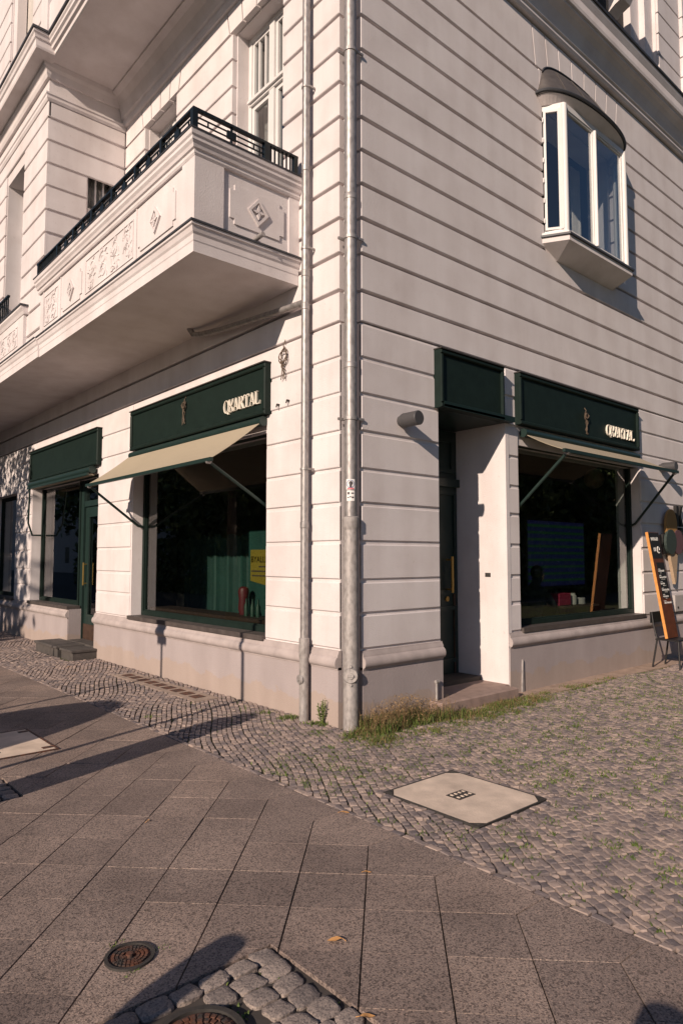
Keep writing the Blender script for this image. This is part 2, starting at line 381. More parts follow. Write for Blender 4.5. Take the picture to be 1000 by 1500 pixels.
while t < 14:
    rowh = random.uniform(.044, .058); s = -14. + random.random()*.06
    while s < 14:
        L_ = random.choice((.040, .048, .055, .062, .07))*random.uniform(.9, 1.1)
        wob = .06*math.sin(s*1.3+t*.7) + .03*math.sin(s*3.1+1.7*t)
        tt = t + wob + .0; ss = s + .04*math.sin(t*2.1+s*.6)
        x = ss*ct - tt*st_; y = ss*st_ + tt*ct
        if ok_mosaic(x, y):
            stone(x, y, L_*.91, rowh*.87, TH + .08*math.cos(s*1.3+t*.7) + random.gauss(0, .05))
        s += L_
    t += rowh
y = -5.
while y < 12:                                   # border row along the slabs
    L_ = random.uniform(.07, .11)
    if in_view((-1.36, y, 0), 90): stone(-1.362, y+L_/2, .042, L_*.93, random.gauss(0, .03))
    y += L_
for (xa, ya, xb, yb) in ((HX0-.03, HY0-.03, HX1+.03, HY0-.03), (HX1+.03, HY0-.03, HX1+.03, HY1+.03), (HX1+.03, HY1+.03, HX0-.03, HY1+.03), (HX0-.03, HY1+.03, HX0-.03, HY0-.03)):
    n_ = 12
    for i in range(n_):
        f = (i+.5)/n_; d = math.atan2(yb-ya, xb-xa); stone(xa+(xb-xa)*f, ya+(yb-ya)*f, math.hypot(xb-xa, yb-ya)/n_*.92, .045, d)
def stone_geo(q, dz, tx, ty):
    top = [(a*.89, b*.89) for a, b in q]; mid = q
    zt = lambda a, b: dz + tx*a + ty*b
    v = [(0, 0, dz+.0015)] + [(a, b, zt(a, b)) for a, b in top] + [(a, b, zt(a, b)-.005) for a, b in mid] + [(a, b, -.03) for a, b in mid]
    f = [(0, 1+i, 1+(i+1) % 4) for i in range(4)]
    for o1, o2 in ((1, 5), (5, 9)): f += [(o2+i, o2+(i+1) % 4, o1+(i+1) % 4, o1+i) for i in range(4)]
    return v, f
stones.sort(key=lambda s: (not in_view((s[0], s[1], 0), 4), (s[0]-CAM.x)**2+(s[1]-CAM.y)**2))
bulk = MB()
for i, (cx, cy, q, dz, tx, ty) in enumerate(stones):
    v, f = stone_geo(q, dz, tx, ty)
    if i < 290:
        mb = MB().add(v, f); me = bpy.data.meshes.new('mosaic_stone'); me.from_pydata(mb.v, [], mb.f); me.materials.append(MOSA); me.update()
        inst('mosaic_stone', me, (cx, cy, 0), mosb)
    else: bulk.add([(a+cx, b+cy, z) for a, b, z in v], f)
print('stones', len(stones))
bo = build('mosaic_stones', bulk, MOSA, mosb, kind='stuff')

# large cobbles -------------------------------------------------
cob = build('cobble_strip', MB().box(-4.4, -2.585, -4.4, -2.40, -.3, -.017).box(-3.3, -2.82, .12, .66, -.3, -.018), SOIL, kind='structure')
def cobble(cx, cy, lx, ly):
    n = 5; v = []; f = []
    jit = [random.uniform(-.008, .008) for _ in range(8)]; tl = (random.uniform(-.004, .004), random.uniform(-.004, .004)); n = 7
    for i in range(n):
        for j in range(n):
            a = i/(n-1)*2-1; b = j/(n-1)*2-1
            a = math.copysign(abs(a)**.72, a); b = math.copysign(abs(b)**.72, b); x = a*lx/2; y = b*ly/2; k = max(abs(a), abs(b)); kk = abs(a)**6 + abs(b)**6
            cr = .008*abs(a*b)**4
            x -= math.copysign(cr, a); y -= math.copysign(cr, b)
            z = .002*(1-.5*(a*a+b*b)) - (.006 if k > .99 else 0) + random.uniform(-.003, .003) + tl[0]*a + tl[1]*b
            v.append((cx+x+jit[0]*b+random.uniform(-.002, .002), cy+y+jit[1]*a+random.uniform(-.002, .002), z))
    for i in range(n-1):
        for j in range(n-1): f.append((i*n+j, (i+1)*n+j, (i+1)*n+j+1, i*n+j+1))
    ring = [i*n for i in range(n)] + [(n-1)*n+j for j in range(1, n)] + [i*n+n-1 for i in range(n-2, -1, -1)] + [j for j in range(n-2, 0, -1)]
    k = len(v); v += [(v[i][0], v[i][1], -.05) for i in ring]; m = len(ring)
    for i in range(m): f.append((ring[i], ring[(i+1) % m], k+(i+1) % m, k+i))
    return MB().add(v, f)
M2 = (-3.085, -2.70, .155)
ang = R(0)
y = -2.405
while y > -4.0:
    rh = random.uniform(.092, .108); x = -2.59 - random.uniform(0, .03)
    while x > -4.2:
        lx = random.uniform(.10, .132); cx, cy = x-lx/2, y-rh/2
        if math.hypot(cx-M2[0], cy-M2[1]) > M2[2]+.055 and in_view((cx, cy, 0), 60):
            build('cobblestone', cobble(cx, cy, lx-.005, rh-.004), COBB, cob, smooth=True)
        x -= lx
    y -= rh
y = .65
while y > .17:
    x = -2.83
    while x > -3.2:
        build('cobblestone', cobble(x-.055, y-.05, .098, .088), COBB, cob, smooth=True); x -= .11
    y -= .1

# ------------------------------------------------------------------ covers and grates in the paving
def manhole(name, c, r, label):
    t_ = thing(name, (c[0], c[1], 0), label, 'manhole cover')
    rim = MB().lathe([(r, -.04), (r, .006), (r*.86, .006), (r*.86, -.006), (r*.85, -.04)], (c[0], c[1], .003), 40); build('rim', rim, DIRON, t_, True)
    lid = MB().lathe([(r*.845, -.03), (r*.845, -.004), (r*.80, -.001), (0.001, -.001)], (c[0], c[1], .003), 40); lo = build('lid', lid, RUST, t_, True)
    ribs = MB()
    for rr, n_ in ((.72, 26), (.56, 20), (.40, 14)):
        for i in range(n_):
            a0 = 2*math.pi*i/n_; a1 = a0 + 2*math.pi/n_*.72; r0 = r*rr; r1 = r0 - r*.11
            P = [(c[0]+r0*math.cos(a0), c[1]+r0*math.sin(a0)), (c[0]+r0*math.cos(a1), c[1]+r0*math.sin(a1)), (c[0]+r1*math.cos(a1), c[1]+r1*math.sin(a1)), (c[0]+r1*math.cos(a0), c[1]+r1*math.sin(a0))]
            ribs.prism(P, FG(.003), -.002, .006)
    ribs.box(c[0]-r*.3, c[0]+r*.3, c[1]-r*.07, c[1]+r*.07, -.002, .012).lathe([(r*.16, 0), (r*.15, .014), (.001, .014)], (c[0], c[1], .002), 14)
    build('raised_pattern', ribs, RUST, lo, kind='stuff')
manhole('manhole_cover', (-3.066, -2.105), .098, 'small round rusty cover set into the granite slabs, moss at its rim')
manhole('manhole_cover', M2[:2], M2[2], 'larger round rusty cover set among the rough granite cobbles')
# concrete hatch
t_ = thing('concrete_hatch', (-.59, -1.82, 0), 'square pale concrete hatch cover in the small mosaic stones before the door', 'hatch cover')
build('frame', frame(MB(), FG(0), HX0, HX1, HY0, HY1, .012, -.04, .005), DIRON, t_)
c = .075; x0, x1, y0, y1 = HX0+.014, HX1-.014, HY0+.014, HY1-.014
build('plate', MB().prism([(x0+c, y0), (x1-c, y0), (x1, y0+c), (x1, y1-c), (x1-c, y1), (x0+c, y1), (x0, y1-c), (x0, y0+c)], FG(0), -.04, .004), CONC, t_)
for sx, sy in ((0, 0), (1, 0), (0, 1), (1, 1)):
    X = (x0, x1)[sx]; Y = (y0, y1)[sy]; dx = (1, -1)[sx]; dy = (1, -1)[sy]
    mb = MB().prism([(X, Y), (X+dx*(c-.006), Y), (X, Y+dy*(c-.006))], FG(0), -.03, .005)
    for k in (.25, .5): mb.bar((X+dx*c*k, Y+dy*.006, .006), (X+dx*.006, Y+dy*c*k, .006), .007, .008)
    build('corner_iron', mb, DIRON, t_)
mb = MB(); gx, gy = -.60, -1.80
mb.box(gx-.085, gx+.085, gy-.06, gy+.06, .002, .0065)
pl_ = build('lifting_plate', mb, DIRON, t_)
mb = MB()
for i in range(4):
    for j in (-1, 1): mb.box(gx-.065+i*.04, gx-.05+i*.04, gy+j*.028-.012, gy+j*.028+.012, .006, .010)
build('slots', mb, CONC, pl_)
# second hatch partly in the shade
t_ = thing('access_cover', (-2.75, 1.55, 0), 'rectangular concrete access cover with iron corner, partly in shade on the slabs', 'hatch cover')
build('plate', MB().box(-3.5, -2.275, 1.14, 1.98, -.02, .007), CONC, t_)
build('frame', frame(MB(), FG(0), -3.52, -2.255, 1.12, 2.0, .017, -.02, .009), RUST, t_)
for q in ((-2.36, 1.22), (-2.36, 1.9)): build('corner_iron', MB().box(q[0], q[0]+.08, q[1]-.03, q[1]+.03, 0, .0095), RUST, t_)
build('handle_slot', MB().box(-2.75, -2.66, 1.30, 1.33, .0, .0092), DIRON, t_)
build('handle_slot', MB().box(-2.75, -2.66, 1.74, 1.77, .0, .0092), DIRON, t_)
# cellar grate strip
t_ = thing('cellar_vent', (-.32, 3.2, 0), 'concrete strip with a row of rusty cellar vent slots beside the plinth', 'vent')
build('frame', MB().box(-.47, -.16, 2.06, 4.34, -.05, .003), VENTC, t_)
for i in range(9):
    y = 2.2 + i*.235
    build('vent_slot', frame(MB(), FG(0), -.385, -.245, y, y+.15, .012, 0, .008).box(-.375, -.255, y+.01, y+.14, 0, .0055), RUST, t_)

# ------------------------------------------------------------------ the corner building
B = thing('corner_building', (0, 0, 0), 'pale stucco corner apartment building with banded walls, balcony and green shopfronts', 'building')
JU = [3.929, 4.253, 4.634, 4.996, 5.357, 5.712, 6.054, 6.424, 6.776, 7.145, 7.495, 7.85, 8.2]
JL = [.715, 1.06, 1.38, 1.751, 2.125, 2.467, 2.835, 3.212, 3.572, 3.929]
N0 = .17; M0 = .145          # notch at the corner for the downpipe
T = .40                      # wall thickness
# --- left wall core
mb = MB()
for y0, y1 in ((M0, 1.39), (4.87, 6.2), (9.65, 10.72), (12.6, 22)): mb.box(.018, T, y0, y1, .55, 3.0)
mb.box(.018, T, M0, 22, 3.0, 3.929)
mb.box(.075, T, M0, 22, 3.929, 4.75)
for y0, y1 in ((M0, 1.13), (2.17, 3.68), (4.66, 5.45)): mb.box(.075, T, y0, y1, 4.75, 8.2)
mb.box(.075, T, M0, 22, 8.2, 14)
WL = build('wall', mb, STUC, B)
def blk(fn, a0, a1, b0, b1, parent, dep, c=.007, gap=.036):
    j = random.uniform(-.0016, .0016); jz = lambda: random.uniform(-.0025, .0025)
    build('stucco_block', cham(MB(), lambda a, b, d: fn(a, b, d+(j if d < dep*.9 else 0)), a0, a1, b0+gap/2+jz(), b1-gap/2+jz(), dep, c), STUC, parent)
for k in range(len(JL)-1):
    e = .006 if k == 0 else 0
    for a0, a1 in ((M0, 1.375), (4.905, 6.175), (9.68, 10.69), (12.62, 14)): blk(FL(0), a0, a1, JL[k], JL[k+1], WL, .03, .008, .036)
for k in range(len(JU)-1):
    if k == 0: blk(FL(0), M0, 14, JU[0], JU[1], WL, .085); continue
    if JU[k+1] < 4.7: blk(FL(0), M0, 14, JU[k], JU[k+1], WL, .085); continue
    segs = ((M0, 1.115), (2.185, 3.665), (4.675, 5.385)) if JU[k] > 4.7 else ((M0, 5.385),)
    for a0, a1 in segs: blk(FL(0), a0, a1, JU[k], JU[k+1], WL, .085)
# voussoir course above the two upper windows
def vouss(fn, a0, a1, b0, b1, parent, openings, dep):
    cuts = [a0]
    for (o0, o1, n_) in openings:
        for i in range(n_+1): cuts.append(o0 + (o1-o0)*i/n_)
    cuts.append(a1)
    for i in range(len(cuts)-1):
        p, q = cuts[i], cuts[i+1]; mid = None
        for (o0, o1, n_) in openings:
            if o0-1e-6 <= p and q <= o1+1e-6: mid = (o0+o1)/2
        sl = lambda x: 0 if not openings else max(-.07, min(.07, (x-min(((o[0]+o[1])/2 for o in openings), key=lambda z: abs(z-x)))*.12))
        g_ = .011; s0 = 0 if i == 0 else sl(p); s1 = 0 if i == len(cuts)-2 else sl(q)
        build('voussoir', MB().prism([(p+g_, b0+.02), (q-g_, b0+.02), (q-g_+s1, b1), (p+g_+s0, b1)], fn, 0, dep), STUC, parent)
vouss(FL(0), M0, 5.385, 8.2, 8.53, WL, ((1.05, 2.25, 4), (3.60, 4.74, 4)), .085)
for k in range(8): blk(FL(0), M0, .8, 8.56+k*.36, 8.92+k*.36, WL, .085)
# cove moulding under the upper balcony
build('cove_moulding', sweep(MB(), [(.02, 8.53), (-.035, 8.535), (-.05, 8.58), (-.05, 8.64), (-.08, 8.66), (-.09, 8.74), (-.12, 8.84), (-.19, 8.93), (-.27, 8.97), (-.27, 9.0), (.02, 9.0)], 'y', .80, 5.40), STUC, B)

# --- right wall core
mb = MB()
for x0, x1 in ((N0, 1.33), (2.54, 2.82), (6.05, 20)): mb.box(x0, x1, .018, T, .55, 3.0)
mb.box(1.31, 1.33, .42, .8, .0, 3.3)
mb.box(N0, 1.33, .018, T, 3.0, 3.929); mb.box(2.54, 20, .018, T, 3.0, 3.929); mb.box(1.33, 2.54, .018, T, 3.235, 3.929)
mb.box(N0, 20, .075, T, 3.929, 5.85)
mb.box(N0, 3.56, .075, T, 5.85, 7.72); mb.box(5.40, 20, .075, T, 5.85, 7.72)
mb.box(N0, 20, .075, T, 7.72, 9.45)
mb.box(N0, 5.1, .0, T, 9.45, 14); mb.box(7.15, 20, .0, T, 9.45, 14); mb.box(5.1, 7.15, .0, T, 12.3, 14)
WR = build('wall', mb, STUC, B)
for k in range(len(JL)-1):
    for a0, a1 in ((N0, 1.315), (2.555, 2.805), (6.065, 14)): blk(FR(0), a0, a1, JL[k], JL[k+1], WR, .03, .008, .036)
JR = JU + [8.74]
for k in range(len(JR)-1):
    z0, z1 = JR[k], JR[k+1]
    if z1 <= 5.73 or k == 0: segs = ((N0, 14),)
    elif z0 >= 8.19: segs = ()
    else: segs = ((N0, 3.50), (5.46, 14)) if z0 < 7.6 else ((N0, 3.44), (5.50, 14))
    for a0, a1 in segs: blk(FR(0), a0, a1, z0, z1, WR, .085)
vouss(FR(0), N0, 14, 8.2, 8.76, WR, ((3.36, 5.56, 7),), .085)
build('stucco_block', cham(MB(), FR(0), 3.44, 5.5, 7.74, 8.2, .085), STUC, WR)
# fan joints continue: cornice
build('cornice', sweep(MB(), [(.02, 8.78), (-.05, 8.785), (-.075, 8.82), (-.075, 8.86), (-.10, 8.875), (-.105, 8.90), (-.13, 8.96), (-.17, 9.03), (-.22, 9.08), (-.27, 9.11), (-.27, 9.135), (-.30, 9.15), (-.31, 9.19), (-.31, 9.30), (-.33, 9.34), (-.35, 9.38), (-.35, 9.42), (.02, 9.42)], 'x', -.30, 20), STUC, B)
build('flashing', sweep(MB(), [(.02, 9.42), (-.375, 9.42), (-.38, 9.445), (.02, 9.50)], 'x', -.34, 20), LEAD, B)
# second floor window on the right, bracket
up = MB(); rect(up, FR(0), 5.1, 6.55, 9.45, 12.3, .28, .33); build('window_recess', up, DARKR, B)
build('window_surround', MB().box(6.55, 6.85, .16, .34, 9.46, 12.3), STUC, B)
build('window_surround', MB().box(6.86, 7.14, .06, .34, 9.46, 12.3), STUC, B)
wv = [9.55 + .38*k for k in range(9)]
for k in range(8):
    build('stucco_block', cham(MB(), FR(-.035), 7.17, 8.05, wv[k]+.012, wv[k+1]-.012, .04), STUC, WR)
    build('stucco_block', cham(MB(), FR(-.09), 8.07, 12, wv[k]+.012, wv[k+1]-.012, .10), STUC, WR)
br = MB().prism([(-.02, 10.75), (-.45, 10.75), (-.45, 10.6), (-.41, 10.52), (-.35, 10.48), (-.31, 10.32), (-.24, 10.2), (-.12, 10.16), (-.02, 10.1)], lambda a, b, d: (5.42+d, a, b), 0, .26)
bk = build('bracket', br, STUC, B)
ros = MB()
for i in range(6): ros.tube([(5.55+.045*math.cos(i*1.047), -.40, 10.66+.045*math.sin(i*1.047)), (5.55+.045*math.cos(i*1.047), -.475, 10.66+.045*math.sin(i*1.047))], .022, 7)
build('rosette', ros, STUC, bk)
build('balcony_slab', MB().box(3.9, 5.75, -.50, 0.02, 10.77, 10.95), STUC, B); build('flashing', MB().box(3.85, 5.8, -.54, 0.02, 10.952, 10.99), LEAD, B)

# --- plinths and plinth moulding
def plinth(axis, a0, a1, zb=-.1):
    mb = MB()
    if axis == 'y': mb.box(-.012, T, a0, a1, zb, .555)
    else: mb.box(a0, a1, -.012, T, zb, .555)
    build('plinth', mb, PLIN, B)
    pr = [(.03, .53), (-.018, .53), (-.022, .545), (-.042, .556), (-.054, .58), (-.055, .605), (-.046, .632), (-.030, .648), (-.020, .655), (-.018, .675), (-.006, .695), (-.004, .712), (.03, .712)]
    build('plinth_moulding', sweep(MB(), pr, axis, a0, a1), MOUL, B, smooth=True)
plinth('y', M0-.005, 6.19); plinth('y', 7.4, 22); plinth('x', N0-.005, 1.335); plinth('x', 2.548, 20)
build('corner_core', MB().box(.15, T, .15, T, -.1, 14), STUC, B)

# --- lower balcony slab
fas = [(.03, 4.50), (-1.252, 4.50), (-1.252, 4.60), (-1.258, 4.612), (-1.258, 4.67), (-1.272, 4.69), (-1.285, 4.735), (-1.30, 4.745), (-1.30, 4.77), (.03, 4.77)]
fo_ = [(.6, 4.50), (0, 4.50), (0, 4.60), (-.006, 4.612), (-.006, 4.67), (-.02, 4.69), (-.033, 4.735), (-.048, 4.745), (-.048, 4.77), (.6, 4.77)]
build('balcony_slab', sweepL(MB(), fo_, -1.252, .803, -.005, 5.30), STUC, B); build('balcony_floor', MB().box(-.66, .03, 1.39, 5.3, 4.5005, 4.769), STUC, B)
build('balcony_slab', sweep(MB(), [(o-(.02 if o < -1 else 0), z-(.0 if z < 4.6 else .001)) for o, z in fas], 'y', 5.30, 14), STUC, B)
endp = [(-1.30+.0, 0)]
# end moulding of the slab (faces the side street)
build('flashing', MB().box(-1.312, .0, .742, .95, 4.7705, 4.79).box(-1.312, -1.15, .95, 5.32, 4.7705, 4.79), LEAD, B)
build('flashing', MB().box(-1.332, -1.15, 5.325, 14, 4.7705, 4.788), LEAD, B)
# parapet
PX = -1.235; PY = .812
par = build('balcony_parapet', MB().box(PX, PX+.12, PY, 5.38, 4.78, 5.45).box(PX, .03, PY, PY+.12, 4.781, 5.449), STUC, B)
build('corner_pilaster', MB().box(PX-.022, -.935, PY-.022, PY+.10, 4.79, 5.449).box(PX-.0215, PX+.1, PY+.09, PY+.23, 4.79, 5.4485), STUC, par)
build('end_pilaster', MB().box(-.135, -.0, PY-.015, PY+.1, 4.79, 5.448), STUC, par)
cp = [(.1, 5.44), (0, 5.44), (-.012, 5.46), (-.012, 5.49), (-.03, 5.50), (-.04, 5.53), (-.06, 5.555), (-.06, 5.585), (-.075, 5.60), (-.08, 5.63), (-.08, 5.645), (.1, 5.645)]
build('parapet_cornice', sweepL(MB(), [(o-(.024 if o < .05 else 0), z) for o, z in cp], PX, PY, -.005, 5.385), STUC, B)
build('flashing', MB().box(PX-.113, PX+.14, PY-.113, 5.39, 5.6455, 5.66).box(PX+.14, -.005, PY-.113, PY+.14, 5.6455, 5.66), LEAD, B)
# plaques, lozenges, scroll reliefs on the parapet
def plaque(fn, c, w_, hh, d0=-.014):
    n_ = .055; a0, a1 = c-w_/2, c+w_/2; b0, b1 = 5.115-hh/2, 5.115+hh/2; m = (a0+a1)/2
    P = [(a0+n_, b0), (a1-n_, b0), (a1-n_, b0+n_), (a1, b0+n_), (a1, b1-n_), (a1-n_, b1-n_), (a1-n_, b1), (a0+n_, b1), (a0+n_, b1-n_), (a0, b1-n_), (a0, b0+n_), (a0+n_, b0+n_)]
    o = build('plaque', MB().prism(P, fn, d0, .03), STUC, par)
    r = .125
    loz = MB()
    for k in range(4):
        p = [(m+r, 5.115), (m, 5.115+r*1.15), (m-r, 5.115), (m, 5.115-r*1.15)]; q = [(m+(x-m)*.72, 5.115+(z-5.115)*.72) for x, z in p]
        loz.prism([p[k], p[(k+1) % 4], q[(k+1) % 4], q[k]], fn, d0-.022, d0)
    for k in range(4):
        a = k*math.pi/2; loz.prism([(m, 5.115), (m+.028*math.cos(a)-.018*math.sin(a), 5.115+.028*math.sin(a)+.018*math.cos(a)), (m+.075*math.cos(a), 5.115+.075*math.sin(a)), (m+.028*math.cos(a)+.018*math.sin(a), 5.115+.028*math.sin(a)-.018*math.cos(a))], fn, d0-.026, d0)
    build('lozenge', loz, STUC, par)
plaque(FL(PX), 1.62, .86, .40); plaque(FL(PX), 4.08, .74, .40); plaque(FR(PY), -.53, .66, .40)
def relief(fn, a0, a1, b0, b1):
    mb = MB(); w_ = a1-a0; hh = b1-b0
    frame(mb, fn, a0-.015, a1+.015, b0-.015, b1+.015, .012, -.010, .01)
    nn = max(2, int(round(w_/.34)))
    for i in range(nn):
        for sgn, bc in ((1, b0+hh*.30), (-1, b0+hh*.70)):
            ac = a0 + w_*(i+.5)/nn + random.uniform(-.03, .03); flip = 1 if (i+(sgn > 0)) % 2 else -1
            pts = []
            for k in range(22):
                an = k*.42*flip + random.uniform(0, .1); rr = .11*(1-k/26)
                pts.append(fn(ac+rr*math.cos(an), bc+sgn*rr*math.sin(an)*.95, -.002))
            mb.tube(pts, [.011*(1-k/40) for k in range(22)], 6)
            for k in range(7):
                an = random.uniform(0, 6.28); r0 = random.uniform(.09, .14); cx, cz = ac+r0*math.cos(an), bc+r0*math.sin(an)*.8
                cz = min(b1-.03, max(b0+.03, cz)); cx = min(a1-.03, max(a0+.03, cx))
                l = random.uniform(.03, .06); wd = l*.42; ca, sa = math.cos(an+.7), math.sin(an+.7)
                mb.prism([(cx-l*ca, cz-l*sa), (cx+wd*sa, cz-wd*ca), (cx+l*ca, cz+l*sa), (cx-wd*sa, cz+wd*ca)], fn, -random.uniform(.006, .014), .01)
    build('scroll_relief', mb, STUC, par, kind='stuff')
relief(FL(PX), 2.20, 3.58, 4.93, 5.34); relief(FL(PX), 4.62, 5.16, 4.93, 5.34)
for y_ in (2.105, 4.50, 5.22): build('panel_strip', MB().box(PX-.010, PX+.03, y_-.012, y_+.012, 4.79, 5.44), STUC, par)
# spout on the end
build('spout', MB().tube([(-.56, PY+.02, 4.83), (-.54, PY-.13, 4.855)], .026, 12), ZINC, par, True)

# railing
ral = build('balcony_railing', MB().box(PX-.075, PX-.03, PY-.075, 5.36, 5.855, 5.88).box(PX-.03, -.06, PY-.075, PY-.03, 5.855, 5.88), RAIL, B)
ry = PY-.052; rx = PX-.052
def rb(p, q, w_=.016, h_=.016): build('rail_bar', MB().bar(p, q, w_, h_), RAIL, ral)
rb((rx, ry, 5.69), (rx, 5.36, 5.69)); rb((rx, ry, 5.69), (-.06, ry, 5.69))
def post(x, y, w_=.05): build('rail_post', MB().box(x-w_/2, x+w_/2, y-w_/2, y+w_/2, 5.662, 5.856), RAIL, ral)
post(rx, ry, .055); post(-.09, ry, .05); post(-.46, ry, .06)
for i in range(6): rb((-.15-i*.05, ry, 5.69), (-.15-i*.05, ry, 5.856), .014, .014)
def motif_x(xa, xb):
    for z_ in (5.745, 5.80): rb((xa, ry, z_), (xb, ry, z_), .012, .012)
    xm = (xa+xb)/2; build('rail_square', MB().box(xm-.05, xm+.05, ry-.012, ry+.012, 5.735, 5.81), RAIL, ral)
    rb((xm, ry, 5.69), (xm, ry, 5.856), .018, .018)
    for f in (.16, .84): rb((xa+(xb-xa)*f, ry, 5.745), (xa+(xb-xa)*f, ry, 5.80), .012, .012)
    rb((xb-.05, ry, 5.69), (xb-.05, ry, 5.80), .012, .012)
motif_x(-1.26, -.49)
ys = [ry, 1.42, 2.03, 2.66, 3.28, 3.90, 4.50]
for i in range(len(ys)-1):
    ya, yb = ys[i], ys[i+1]; ym = (ya+yb)/2
    if i: post(rx, ya, .045)
    for z_ in (5.745, 5.80): rb((rx, ya, z_), (rx, yb, z_), .012, .012)
    build('rail_square', MB().box(rx-.012, rx+.012, ym-.05, ym+.05, 5.735, 5.81), RAIL, ral); rb((rx, ym, 5.69), (rx, ym, 5.856), .018, .018)
    for f in (.16, .84): rb((rx, ya+(yb-ya)*f, 5.745), (rx, ya+(yb-ya)*f, 5.80), .012, .012)
post(rx, 4.50, .05); post(rx, 5.30, .05)
for i in range(12): rb((rx, 4.57+i*.058, 5.69), (rx, 4.57+i*.058, 5.856), .014, .014)

# --- bay (oriel) on the left above the slab
BX = -1.205; BY = 5.40
mb = MB()
mb.box(BX+.03, 0.02, BY+.03, 5.75, 4.79, 4.9)                                   # return wall pieces
mb.box(BX+.03, -.58, BY+.03, BY+.33, 4.9, 8.6); mb.box(-.12, .02, BY+.03, BY+.33, 4.9, 8.6); mb.box(-.58, -.12, BY+.03, BY+.33, 7.75, 8.6)
mb.box(BX+.03, BX+.36, BY+.33, 6.53, 4.79, 9.0); mb.box(BX+.03, BX+.36, 7.52, 14, 4.79, 9.0); mb.box(BX+.03, BX+.36, 6.53, 7.52, 8.03, 9.0); mb.box(BX+.03, BX+.36, 6.53, 7.52, 4.79, 5.45)
mb.box(BX+.03, .02, BY+.03, BY+.33, 8.6, 9.0)
WB = build('wall', mb, STUC, B)
for k in range(2, len(JU)-1):
    z0, z1 = JU[k], JU[k+1]
    if z0 < 4.7: z0 = 4.80
    for a0, a1 in ((BY, 6.515), (7.535, 14)): blk(FL(BX), a0, a1, z0, z1, WB, .04)
    for a0, a1 in (((BX+.012, -.595), (-.105, -.002)) if z1 < 7.8 else ((BX+.012, -.002),)): blk(FR(BY), a0, a1, z0, z1, WB, .04)
build('stucco_block', cham(MB(), FR(BY), BX+.012, -.002, 8.22, 8.45, .04), STUC, WB)
build('stucco_block', cham(MB(), FL(BX), BY, 14, 8.22, 8.45, .04), STUC, WB)
band = [(.03, 8.45), (-.012, 8.455), (-.03, 8.49), (-.03, 8.53), (-.045, 8.545), (-.045, 8.57), (.03, 8.58)]
build('string_band', sweepL(MB(), band, BX, BY, -.002, 14), STUC, B)
build('frieze', MB().box(BX+.012, BX+.05, BY+.012, 14, 8.575, 8.82).box(BX+.05, -.002, BY+.012, BY+.05, 8.575, 8.82), STUC, WB)
sof = [(.05, 8.80), (-.03, 8.805), (-.05, 8.85), (-.06, 8.90), (-.10, 8.94), (-.10, 8.975), (-.19, 8.99), (-.27, 9.0), (-.28, 9.03), (-.28, 9.12), (-.30, 9.135), (-.31, 9.18), (-.33, 9.20), (-.33, 9.235), (.05, 9.235)]
build('bay_cornice', sweepL(MB(), sof, BX, BY, -1.19, 14), STUC, B)
build('flashing', MB().box(BX-.35, BX+.1, BY-.35, 14, 9.236, 9.27), LEAD, B)
build('return_moulding', sweep(MB(), [(BY+.05, 8.80), (BY-.02, 8.805), (BY-.035, 8.85), (BY-.05, 8.90), (BY-.09, 8.94), (BY-.11, 8.999), (BY+.05, 8.999)], 'x', BX-.03, -.002), STUC, B)
# bay balcony box under its front window
build('bay_sill_box', MB().box(BX-.05, BX+.05, 6.12, 9.4, 4.80, 5.36), STUC, B)
build('bay_sill_cornice', sweep(MB(), [(BX+.05, 5.35), (BX-.06, 5.355), (BX-.08, 5.40), (BX-.11, 5.44), (BX-.11, 5.47), (BX+.05, 5.475)], 'y', 6.06, 9.45), STUC, B)
build('flashing', MB().box(BX-.125, BX+.04, 6.04, 9.46, 5.4755, 5.50), LEAD, B)
_p = par; par = WB; relief(FL(BX-.05), 6.4, 7.35, 4.93, 5.22); par = _p
# juliet rail on the bay
jr = build('bay_railing', MB().box(BX-.06, BX-.02, 7.0, 9.3, 5.90, 5.93), RAIL, B)
for i in range(20): build('rail_bar', MB().box(BX-.05, BX-.03, 7.02+i*.11, 7.04+i*.11, 5.502, 5.90), RAIL, jr)

# --- upper balcony slab
usl = [(.03, 9.0), (-1.20, 9.0), (-1.22, 9.01), (-1.225, 9.06), (-1.26, 9.075), (-1.27, 9.11), (-1.30, 9.13), (-1.30, 9.17), (-1.32, 9.19), (-1.32, 9.225), (.03, 9.225)]
build('balcony_slab', sweep(MB(), usl, 'y', .803, BY-.20), STUC, B)
build('balcony_slab', MB().box(-1.2, .02, BY-.20, BY+.2, 9.0005, 9.22), STUC, B)
build('flashing', MB().box(-1.345, -.9, .79, BY-.352, 9.226, 9.262), LEAD, B)
build('balcony_parapet', MB().box(-1.235, -1.12, .82, BY, 9.2625, 9.95).box(-1.235, .02, .82, .94, 9.2626, 9.9499), STUC, B)
# second floor of the bay
mb = MB().box(BX+.03, BX+.3, BY+.02, 6.35, 9.265, 14).box(BX+.03, BX+.3, 7.6, 14, 9.265, 14).box(BX+.3, .02, BY+.02, BY+.3, 9.265, 14)
W2 = build('wall', mb, STUC, B)
for k in range(7):
    z0 = 9.28+k*.36
    for a0, a1 in ((BY+.30, 6.33), (7.62, 14)): blk(FL(BX), a0, a1, z0, z0+.36, W2, .04)
build('pilaster', MB().box(BX-.06, BX+.05, BY-.03, BY+.27, 9.275, 14), STUC, B)
build('window_recess', MB().box(BX+.22, BX+.28, 6.35, 7.6, 9.27, 14), CURT, B)
build('window_surround', MB().box(BX+.05, BX+.2, 7.40, 7.60, 9.27, 13.9), STUC, B)

